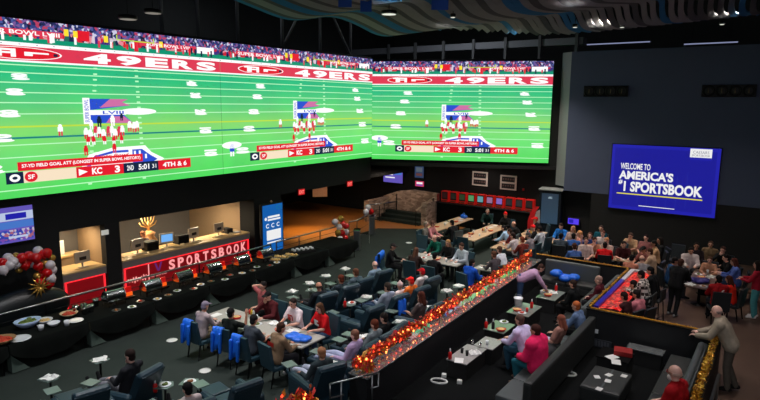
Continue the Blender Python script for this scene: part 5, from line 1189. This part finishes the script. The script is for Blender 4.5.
for i, (x, y, k, l) in enumerate(((-2.2, 23.2, 'basket', 'red basket of food in the middle of the cluttered table'), (-2.0, 22.15, 'plate', 'white plate of food at the near end of the cluttered table'), (-2.4, 22.1, 'napkin', 'white napkin at the near corner of the cluttered table'), (-1.95, 23.6, 'napkin', 'white napkin at the middle of the cluttered table'), (-2.35, 23.7, 'plate', 'white plate of food before the white shirt'), (-2.1, 24.1, 'cup', 'white cup at the far end of the cluttered table'), (-1.95, 22.95, 'cup', 'white cup near the orange red top'))): dish(k, l, (x, y, .751))
t = seat('brown_chair', 'tan chair at the right edge behind the woman in blue and white', (-.75, 23.7, 0), 90)
seat('dark_chair', 'dark empty chair against the far wall, right of the beige group', (-3.5, 26.6, 0), 180)

# ------------------------------------------------------------------ partitions and garlands
def wall_piece(name, label, d, m=M_BLACK, cap_=None):
    t = thing(name, label, 'partition', ((d[0]+d[1])/2, (d[2]+d[3])/2, 0)); cx, cyy = t.location[0], t.location[1]
    b = MB(); b.box(d[0]-cx, d[1]-cx, d[2]-cyy, d[3]-cyy, 0, d[4]); b.build('panel', m, t)
    b = MB(); b.box(d[0]-cx-.02, d[1]-cx+.02, d[2]-cyy-.02, d[3]-cyy+.02, d[4], d[4]+.03, .005); b.build('top_rail', cap_ or M_DKMETAL, t)
    return t
M_PART = mat('partition_navy', (.055, .06, .075), .6, noise=.08)
GL = mat('glossy_ledge', (.78, .80, .80), .05, .8, noise=.03)
t = wall_piece('partition', 'long dark partition under the orange lit garland', (-7.70, -7.24, 9.6, 21.5, .92), M_PART, GL); t.rotation_euler = (0, 0, .037)
t = wall_piece('partition', 'dark far partition between the lounge and the rear tables', (-7.6, -4.3, 21.62, 21.82, 1.07), M_PART)
t = wall_piece('partition', 'dark partition running beside the red lit pit', (-4.38, -4.26, 16.75, 21.6, 1.07), M_PART)
t = wall_piece('partition', 'dark front partition facing the camera behind the lounge', (-4.34, -1.0, 16.55, 16.73, 1.07), M_PART)
t = wall_piece('partition', 'dark right partition ending at the leaning man', (-1.14, -.98, 9.5, 16.53, 1.07), M_PART)
b = MB(); b.box(-.07, .07, -.012, 0, -.06, .06, .004); tag(b.build('wall_socket', M_CERAM, None, (-4.05, 16.548, .48)), 'white wall socket on the front partition', 'socket')
b = MB(); b.box(-.35, .35, -.03, 0, 0, .22, .004); b.m = 1
for k in range(8): b.box(-.32+k*.08, -.27+k*.08, -.036, -.03, .03, .19)
tag(b.build('air_grille', [mat('grille_grey', (.16, .17, .2), .6), mat('grille_light', (.28, .29, .32), .6)], None, (-3.95, 16.53, .05)), 'grey air grille at the foot of the front partition', 'grille')
def garland(label, pts, wdt, cols, nleaf, seed, drop=.12, z0=0, leaf=.05, nb=0, bcol=None, two=None):
    """a tinsel or leaf garland along a polyline: one foliage mesh, each bulb a part of its own"""
    r0 = random.Random(seed); P = [Vector(q) for q in pts]; base = P[0]; L = [0]
    for a, c in zip(P, P[1:]): L.append(L[-1]+(c-a).length)
    def pt(s_):
        for i in range(len(P)-1):
            if s_ <= L[i+1] or i == len(P)-2: return P[i].lerp(P[i+1], (s_-L[i])/(L[i+1]-L[i]))
    t = thing('garland', label, 'garland', base)
    b = MB(); b.tube([p_-base for p_ in P], .02, 6); b.build('cord', cols[0], t)
    mb = MB()
    for i in range(nleaf):
        c = pt(r0.uniform(0, L[-1]))-base+Vector((r0.gauss(0, wdt*.45), r0.gauss(0, wdt*.45), r0.gauss(-drop*.3, drop*.5)))
        mb.m = r0.randrange(len(cols)); s_ = leaf*r0.uniform(.6, 1.4)
        d = Vector((r0.gauss(0, 1), r0.gauss(0, 1), r0.gauss(0, 1))).normalized(); e = d.cross(Vector((r0.gauss(0, 1), r0.gauss(0, 1), r0.gauss(0, 1)))).normalized(); n_ = d.cross(e)
        mb.add([c-d*s_, c+e*s_*.45, c+d*s_, c-e*s_*.45, c+n_*s_*.15], [(0, 1, 4), (1, 2, 4), (2, 3, 4), (3, 0, 4), (0, 3, 2, 1)])
    mb.build('foliage', cols, t)
    if nb:
        mbu = MB(); mbu.ell((0, 0, 0), (.024, .024, .03), None, 8, 6); me1 = mbu.mesh('bulb', [bcol], True); me2_ = mbu.mesh('bulb', [two or bcol], True)
        for i in range(nb):
            c = pt(L[-1]*(i+.5)/nb)-base+Vector((r0.gauss(0, wdt*.5), r0.gauss(0, wdt*.3), r0.gauss(-drop*.3, drop*.55)))
            o = bpy.data.objects.new('bulb', me1 if i % 2 else me2_); COL.objects.link(o); o.parent = t; o.location = c
    if nb > 90:
        ms = MB()
        for i in range(170):
            c = pt(r0.uniform(0, L[-1]))-base+Vector((r0.gauss(0, wdt*.6), r0.gauss(0, wdt*.3), r0.gauss(-drop*.3, drop*.5))); ms.m = i % 2; ms.ell(c, (.017, .017, .02), None, 6, 4)
        ms.build('bulb_string', [bcol, two], t)['kind'] = 'stuff'
    return t
LEAF = [mat('leaf_red', (.80, .14, .07), .5), mat('leaf_orange', (.80, .33, .06), .5), mat('leaf_gold', (.74, .50, .12), .5), mat('leaf_brown', (.55, .16, .08), .6), mat('leaf_crimson', (.82, .07, .10), .5)]
B_OR = glow('bulb_amber', (1.0, .58, .28), 4.2); B_RD = glow('bulb_red', (1.0, .24, .13), 3.6)
garland('orange and red leaf garland with fairy lights along the long partition', [(-7.36+-.037*(y-9.5), y, 1.24-.07*(i % 2)) for i, y in enumerate([9.6+.45*k for k in range(27)])], .05, LEAF, 2800, 3, .14, leaf=.065, nb=98, bcol=B_OR, two=B_RD)
garland('leaf garland bundle with lights hanging at the handrail end', [(-7.28, 9.95, 1.2), (-7.22, 9.95, 1.0), (-7.2, 9.9, .7)], .12, LEAF, 420, 5, .2, leaf=.085, nb=18, bcol=B_OR, two=B_RD)
q = at(300, 397, .9); garland('leaf garland tip with lights at the bottom edge', [(q.x-.1, q.y-.5, .8), (q.x, q.y, .9), (q.x+.2, q.y+.2, .85)], .12, LEAF, 260, 6, .2, leaf=.085, nb=12, bcol=B_OR, two=B_RD)
GOLD = [mat('tinsel_gold', (.80, .56, .14), .35, .3, noise=.1), mat('tinsel_amber', (.58, .36, .08), .4, .3, noise=.1), mat('tinsel_bright', (.95, .76, .30), .3, .3, noise=.1)]
garland('thin gold tinsel along the far lounge partition', [(-7.7, 21.65, 1.12), (-4.35, 21.65, 1.12)], .02, GOLD, 700, 7, .04, leaf=.025)
garland('gold tinsel along the partition beside the red lit pit', [(-4.31, 21.5, 1.12), (-4.31, 16.75, 1.12)], .03, GOLD, 1100, 8, .05, leaf=.032)
garland('thin gold tinsel along the front partition', [(-4.25, 16.62, 1.12), (-1.1, 16.62, 1.12)], .02, GOLD, 800, 9, .04, leaf=.025)
garland('thick gold tinsel on the right partition before the leaning man', [(-1.08, 16.3, 1.15), (-1.07, 10.0, 1.15)], .07, GOLD, 3200, 10, .10, leaf=.045)
t = rail('slim steel rail outside the right partition', [(-.82, 10.0, 0), (-.82, 12.0, 0), (-.82, 14.2, 0)], 1.0, M_METAL, M_METAL, 0)
# red lit pit: a glowing crushed glass trough beside the diagonal partition
t = thing('fire_trough', 'red glowing crushed glass trough along the gold tinsel partition', 'fire pit', (-4.0, 16.85, 0))
b = MB(); b.box(-.08, .04, .1, 4.4, 0, .98); b.box(-.1, .48, .05, 4.6, .98, 1.06, .01); b.build('trough_body', M_BLACK, t)
b = MB(); b.box(-.24, -.10, .0, 3.2, .9, 1.13, .01); b.build('blue_ledge', mat('ledge_blue', (.16, .14, .60), .3, noise=0), t)  # blue light on this ledge given as its base colour
b = MB(); b.box(-.24, -.10, 3.2, 4.75, .9, 1.13, .01); b.box(-.10, .48, 4.62, 4.75, .9, 1.13, .01); b.build('white_end', mat('ledge_white', (.80, .78, .80), .3), t)
b = MB(); rr = random.Random(4); n1, n2 = 7, 46; vs = []
for i in range(n1+1):
    for k in range(n2+1): vs.append((-.09+.56*i/n1+rr.uniform(-.02, .02)*(0 < i < n1), .07+4.5*k/n2, 1.06+rr.uniform(.0, .08)*(0 < i < n1)))
b.add(vs, [(i*(n2+1)+k, (i+1)*(n2+1)+k, (i+1)*(n2+1)+k+1, i*(n2+1)+k+1) for i in range(n1) for k in range(n2)])
FG = crowd_mat('fire_glass', ((.85, .02, .04), (.62, .01, .03), (.95, .08, .06), (.75, .02, .04), (.88, .04, .05), (1, .30, .18), (.5, .01, .02)), 13, .85); b.build('fire_glass', FG, t)

# ------------------------------------------------------------------ the lounge
M_LT = mat('glossy_pale_top', (.52, .56, .53), .10, .3, noise=.08)
def sofa(label, L, loc, rz, m=M_DKSOFA, backm=M_GREYSOFA, hb=.86, nc=3):
    t = thing('sofa', label, 'sofa', loc, rz); t.scale = (1, 1, 1.1)
    b = MB(); b.box(0, L, .0, .80, .08, .27, .02); b.build('base', m, t)
    for i in range(nc):
        b = MB(); b.box(L*i/nc+.005, L*(i+1)/nc-.005, .0, .62, .27, .415, .04); b.build('seat_cushion', m, t)
    b = MB(); b.box(0, L, .62, .82, .08, hb, .06); b.build('backrest', backm, t)
    b = MB()
    for x in (.1, L-.1):
        for y in (.1, .7): b = MB(); b.box(x-.03, x+.03, y-.03, y+.03, 0, .08); b.build('foot', M_DKMETAL, t)
    return t
# local +y points to the back of the sofa
sofa('long grey sofa carrying the pink sweater, its back to the camera side', 5.0, (-4.85, 16.45, 0), -PI/2, M_GREYSOFA, M_DKSOFA, nc=5)
sofa('grey sofa along the dark partition, right of the black hoodie', 4.3, (-5.25, 21.25, 0), -PI/2, nc=4)
sofa('pale grey sofa against the far lounge partition', 2.0, (-7.25, 20.72, 0), 0, M_DKSOFA, M_GREYSOFA, .95, nc=2)
sofa('dark sofa with a teal lit bolster at the bottom right', 6.4, (-2.05, 16.2, 0), -PI/2, nc=5)
b = MB(); b.cap((-1.36, 10.2, .93), .085, (-1.36, 16.0, .93), .085, 12); tag(b.build('sofa_bolster', M_GREYSOFA, None, None, 0, True), 'long round grey bolster along the back of the bottom right sofa', 'bolster')
cube_table('black lounge table behind the nearest one, holding glasses', -6.45, -5.9, 13.66, 14.4, .46, mat('speckled_top', (.60, .58, .58), .15, noise=.35, scale=40))
cube_table('black lounge table nearest the camera, with a red bottle', -6.62, -6.05, 12.45, 13.62, .46, mat('speckled_top', (.50, .48, .48), .15, noise=.35, scale=40))
cube_table('black lounge table before the lilac shirt, with a red bottle', -6.7, -6.07, 14.78, 15.62, .50, M_LT)
cube_table('black lounge table before the white trousers, with a white bucket', -6.72, -6.0, 16.45, 17.62, .50, M_LT)
cube_table('black lounge table under the bending lilac top, cluttered with red', -6.5, -5.85, 18.4, 19.5, .50, M_LT)
cube_table('low black table with a red box behind the ottoman', -3.6, -2.8, 14.85, 15.6, .48, mat('matt_black', (.03, .03, .035), .9, spec=.1))
cube_table('black side table at the left end of the bottom right sofa', -3.1, -2.2, 15.95, 16.35, .45, GL)
t = thing('ottoman', 'square grey padded ottoman scattered with papers at the bottom', 'ottoman', (-3.03, 13.72, 0))
b = MB(); b.box(-.44, .44, -.66, .66, .06, .45, .06); b.build('cushion', M_DKSOFA, t)
b = MB(); b.box(-.02, .02, -.63, .63, .44, .455, .004); b.build('seam', M_GREYSOFA, t)
for x in (-.35, .35):
    for y in (-.55, .55): b = MB(); b.box(x-.03, x+.03, y-.03, y+.03, 0, .06); b.build('foot', M_DKMETAL, t)
for (px, py, l) in ((597, 377, 'left white paper on the ottoman'), (609, 375, 'middle rear white paper on the ottoman'), (608, 381, 'middle front white paper on the ottoman'), (624, 376, 'right white paper on the ottoman'), (599, 389, 'white paper at the near edge of the ottoman')): dish('menu', l, at(px, py, .458)).scale = (.6, .55, 1)
dish('menu', 'white paper on the low table, next to the red box', at(616, 362, .482)); dish('menu', 'small white paper leaning at the left of the red box', at(612, 357, .482))
tag(MB().box(-.22, .22, -.18, .18, 0, .12, .01).build('red_box', mat('red_card', (.55, .02, .03), .6), None, at(623, 354, .481), .2), 'red cardboard box on the low black table', 'box')
# things on the lounge tables
for (k, px, py, l, c) in (('bottle', 450, 359, 'red sauce bottle on the table nearest the camera', None), ('cup', 472.5, 344.5, 'tall steel tumbler on the glasses table', M_CHROME), ('cup', 462, 353, 'small dark cup on the table nearest the camera', M_BLACK), ('cup', 467, 355.5, 'dark tumbler beside the small dark cup', M_BLACK), ('cup', 480, 347.5, 'clear glass right of the tall tumbler', M_CHROME), ('cup', 487, 345, 'pale glass at the far right of the glasses table', M_CERAM), ('napkin', 474, 353, 'crumpled grey paper on the table nearest the camera', None), ('menu', 459, 360.5, 'pale paper at the front of the table nearest the camera', None),
                        ('bottle', 486, 328, 'red sauce bottle on the table before the lilac shirt', None), ('bottle', 493, 328.5, 'black bottle on the table before the lilac shirt', M_BLACK), ('basket', 501, 331, 'red food basket on the table before the lilac shirt', None), ('plate', 504, 322, 'plate at the rear of the table before the lilac shirt', None),
                        ('basket', 517, 311, 'red food basket beside the white bucket', None), ('bottle', 531.5, 308, 'red bottle right of the white bucket', None), ('cup', 527, 312, 'red cup before the white trousers', M_RED), ('plate', 522, 313, 'plate on the table with the white bucket', None),
                        ('basket', 548, 296, 'red food basket under the bending lilac top', None), ('cup', 541, 294, 'white cup under the bending lilac top', None), ('napkin', 553, 293, 'white napkin at the right of the cluttered red table', None), ('bottle', 556, 291, 'red bottle on the cluttered red table', None), ('plate', 545, 291, 'plate at the rear of the cluttered red table', None)):
    dish(k, l, at(px, py, .461 if py > 340 else .501), None, c)
t = thing('ice_bucket', 'white bucket on the lounge table before the white trousers', 'bucket', at(518, 305.5, .501)); b = MB(); b.lathe([(.10, 0), (.14, .24), (.15, .26), (.135, .26), (.095, .02)], 16); b.build('bucket_body', M_CERAM, t, None, 0, True); b = MB(); b.tube([(-.14, 0, .22), (-.1, 0, .36), (.1, 0, .36), (.14, 0, .22)], .006, 6); b.build('handle', M_METAL, t)
for (px, py, l) in ((439, 381, 'white oval paper ring on the carpet by the table nearest the camera'), (568, 373.5, 'white oval paper ring on the carpet behind the long grey sofa')):
    q = at(px, py, .02); b = MB(); b.tube([(.20*math.cos(k*PI/9), .13*math.sin(k*PI/9), 0) for k in range(18)], .025, 6, True); tag(b.build('paper_ring', M_WHITE, None, q, .3, True), l, 'ring')
for (px, py, l) in ((444, 377, 'small white carton on the carpet beside the oval paper ring'), (459.5, 383.5, 'white scrap on the carpet in front of the table nearest the camera')):
    tag(MB().box(-.06, .06, -.05, .05, 0, .09, .01).build('paper_carton', M_WHITE, None, at(px, py, 0.001), .4), l, 'carton')
# lounge people
person('person in a lilac top and jeans bending over the cluttered lounge table', head_at(541, 268, 'bend', -62), 'bend', -62, (.70, .55, .68), True, (.20, .28, .42), 'short', (.26, .17, .14), 0, .015)
j = thing('jacket', 'bright blue jacket lying in a heap on the pale grey far sofa', 'jacket', (-6.35, 20.95, .46)); b = MB()
for k in range(9): b.ell((.36*math.sin(k*2.1), .14*math.cos(k*1.7), .10+.07*(k % 3)), (.22, .15, .12), None, 10, 6)
me = remesh(b, .025, .6); me.materials.append(None); put('jacket_body', me, [M_BLUEJ], j)
person('dark haired person in a black hoodie on the partition sofa', head_at(573, 284, 'lounge', 80), 'lounge', 80, (.05, .06, .07), True, BK, 'short', (.18, .12, .10), 0, .02)
person('blond person in a maroon top on the partition sofa', head_at(598.5, 280, 'lounge', 90), 'lounge', 90, (.28, .06, .10), True, DK, 'short', (.62, .5, .45), 3, .015)
person('ginger haired person in a navy and grey top on the long sofa', head_at(576, 306, 'lounge_fwd', 85), 'lounge_fwd', 85, (.34, .42, .55), True, BK, 'short', (.68, .36, .20), 0, .01)
person('long haired person in white trousers on the long grey sofa', head_at(561, 320, 'lounge_back', 82), 'lounge_back', 82, (.58, .42, .38), False, (.72, .70, .80), 'long', (.50, .28, .22), 0)
person('grey haired man in a lilac shirt on the long grey sofa', head_at(520, 324, 'lounge_fwd', 78), 'lounge_fwd', 78, (.80, .76, .92), True, (.14, .28, .36), 'short', (.36, .27, .24), 0, .02, sc=1.08)
person('brown haired woman in a hot pink sweater on the long grey sofa', head_at(535.5, 337, 'lounge', 80), 'lounge', 80, (.95, .14, .38), True, (.12, .36, .42), 'short', (.26, .14, .12), 0, .06, (.45, .36, .32), 1.12)
j = thing('jacket', 'dark hooded jacket lying on the sofa beside the pink sweater', 'jacket', (-4.72, 14.35, .415)); b = MB()
for k in range(8): b.ell((.12*math.sin(k*2.1), .35*math.cos(k*1.7), .1+.04*(k % 3)), (.20, .22, .14), None, 10, 6)
me = remesh(b, .025, .6); me.materials.append(None); put('jacket_body', me, [mat('dark_fleece', (.15, .15, .16), .9, bump=.3)], j)
person('bald man with glasses in a red jersey on the bottom right sofa', head_at(675, 386, 'lounge', 75), 'lounge', 75, (.62, .04, .08), False, DK, 'bald', (.74, .60, .55), 3, .02, sc=1.2)
tp = [o for o in bpy.data.objects if o.get('label', '').startswith('bald man with glasses')][0]
hh = pose('lounge').J['head']; b = MB()
for s_ in (-1, 1): b.tube([hh+Vector((s_*.036+.026*math.cos(k*PI/5), .105, .012+.02*math.sin(k*PI/5))) for k in range(10)], .004, 5, True); b.tube([hh+Vector((s_*.06, .10, .014)), hh+Vector((s_*.085, .0, .012))], .004, 5)
b.tube([hh+Vector((-.01, .108, .015)), hh+Vector((.01, .108, .015))], .004, 5); b.build('glasses', mat('glasses_red', (.5, .08, .08), .4), tp)
b = MB(); b.ell(hh+Vector((0, .062, -.085)), (.055, .045, .05)); b.build('beard', cloth((.8, .76, .74)), tp, None, 0, True)
person('bald man in a grey suit leaning on the right partition', head_at(718, 320, 'stand_lean', 88), 'stand_lean', 88, (.60, .55, .49), True, (.34, .31, .28), 'bald', (.55, .46, .44), 3, .025, (.1, .09, .09), 1.12)
person('staff member behind the long betting counter', (-19.95, 12.75, 0), 'stand', -80, (.40, .34, .36), False, DK, 'short', (.35, .2, .1), 1, 0)

# ------------------------------------------------------------------ handrail at the bottom, far rails, stone wall and steps
t = thing('handrail', 'bent steel handrail beside the garland bundle at the bottom', 'railing', (-7.45, 9.1, 0)); q0 = at(337, 378, 1.0); q1 = at(370, 372, 1.05)
b = MB(); o_ = t.location; A = Vector((-7.35, 9.0, 1.0)); B = Vector((-6.98, 9.75, 1.0)); A2 = A-Vector((0, 0, .32)); B2 = B-Vector((0, 0, .32)); e_ = (B-A).normalized()*.16
b.tube([A-e_-o_, A-e_-Vector((0, 0, .32))-o_, A2+e_-o_], .022, 8); b.tube([A-e_-o_, B+e_-o_], .022, 8); b.tube([B+e_-o_, B+e_-Vector((0, 0, .32))-o_, B2-e_*.2-o_], .022, 8); b.build('rail_loop', M_METAL, t, None, 0, True)
for q in (A+e_*.6, B): b = MB(); b.tube([Vector((q.x, q.y, 0))-o_, q-o_], .022, 8); b.build('post', M_METAL, t, None, 0, True)
rail('black post railing with steel top before the stone wall', [at(366, 222), at(384, 220), at(400, 217), at(422, 213)], 1.0, M_METAL, M_DKMETAL, 2)
rail('steel railing with bright posts at the end of the buffet', [at(349, 243), at(357, 241), at(371, 232)], 1.05, M_METAL, M_METAL, 1)
for i, (px, py, l) in enumerate(((357, 250, 'left steel turnstile post by the balloon cluster'), (372, 234, 'right steel turnstile post by the balloon cluster'))):
    q = at(px, py); t = thing('turnstile', l, 'turnstile', q, .5); b = MB(); b.box(-.14, .14, -.2, .2, 0, .95, .03); b.build('pillar', M_METAL, t); b = MB(); b.box(-.15, .15, -.22, .22, .95, 1.0, .02); b.build('cap_plate', M_CHROME, t); b = MB(); b.tube([(.14, 0, .8), (.5, .1, .72)], .018, 6); b.build('arm', M_CHROME, t)
def stone_mat():
    m = bpy.data.materials.new('rough_stone'); m.use_nodes = True; nt = m.node_tree; bs = nt.nodes['Principled BSDF']; bs.inputs['Roughness'].default_value = .85
    tc = nt.nodes.new('ShaderNodeTexCoord'); v = nt.nodes.new('ShaderNodeTexVoronoi'); mp = nt.nodes.new('ShaderNodeMapping'); mp.inputs['Scale'].default_value = (3, 3, 7); v.inputs['Scale'].default_value = 1.2
    r = nt.nodes.new('ShaderNodeValToRGB'); r.color_ramp.elements[0].color = (.24, .16, .12, 1); r.color_ramp.elements[1].color = (.62, .46, .36, 1); sp = nt.nodes.new('ShaderNodeSeparateColor')
    nt.links.new(tc.outputs['Object'], mp.inputs[0]); nt.links.new(mp.outputs[0], v.inputs['Vector']); nt.links.new(v.outputs['Color'], sp.inputs[0]); nt.links.new(sp.outputs[0], r.inputs[0]); nt.links.new(r.outputs[0], bs.inputs['Base Color'])
    bp = nt.nodes.new('ShaderNodeBump'); bp.inputs['Strength'].default_value = .6; nt.links.new(v.outputs['Distance'], bp.inputs['Height']); nt.links.new(bp.outputs[0], bs.inputs['Normal']); return m
STN = stone_mat()
t = thing('stone_wall', 'low brown stone wall with sloped sides behind the black railing', 'wall', (-18.25, 28.6, 0))
b = MB(); b.prism([(-1.9, .0), (1.8, .0), (1.8, 1.72), (.1, 1.78), (-.9, 1.62), (-1.9, 1.25)], .6, .95); b.v = [(x, z, y) for (x, y, z) in b.v]; b.build('front_face', STN, t)
b = MB(); b.prism([(-1.9, -1.4), (-1.55, -1.4), (-1.55, .6), (-1.9, .6)], 0, 1.2); b.build('left_wing', STN, t)
b = MB(); b.prism([(1.45, -.5), (1.8, -.5), (1.8, .6), (1.45, .6)], 0, 1.3); b.build('right_wing', STN, t)
t = thing('step_flight', 'three dark green steps in front of the stone wall', 'steps', (-18.4, 27.6, 0))
for k in range(3): b = MB(); b.box(-1.3, 1.6, .3+k*.42, 1.55, .17*k, .17*(k+1)-.002); b.build('step', mat('step_green', (.10, .16, .14), .7), t)
for (x, l) in ((-19.4, 'left pale handrail on the stone wall steps'), (-16.9, 'right pale handrail on the stone wall steps')):
    t = thing('stair_rail', l, 'railing', (x, 27.7, 0)); b = MB(); b.tube([(0, 0, .9), (.4, 1.2, 1.55)], .035, 8); b.build('bar', mat('rail_cream', (.75, .66, .55), .4, .5), t); 
    for (q, z0, z1) in ((0, 0, .9), (1, 0 if x < -19 else .51, 1.55)): b = MB(); b.tube([(.4*q, 1.2*q, z0), (.4*q, 1.2*q, z1)], .025, 8); b.build('post', M_DKMETAL, t)
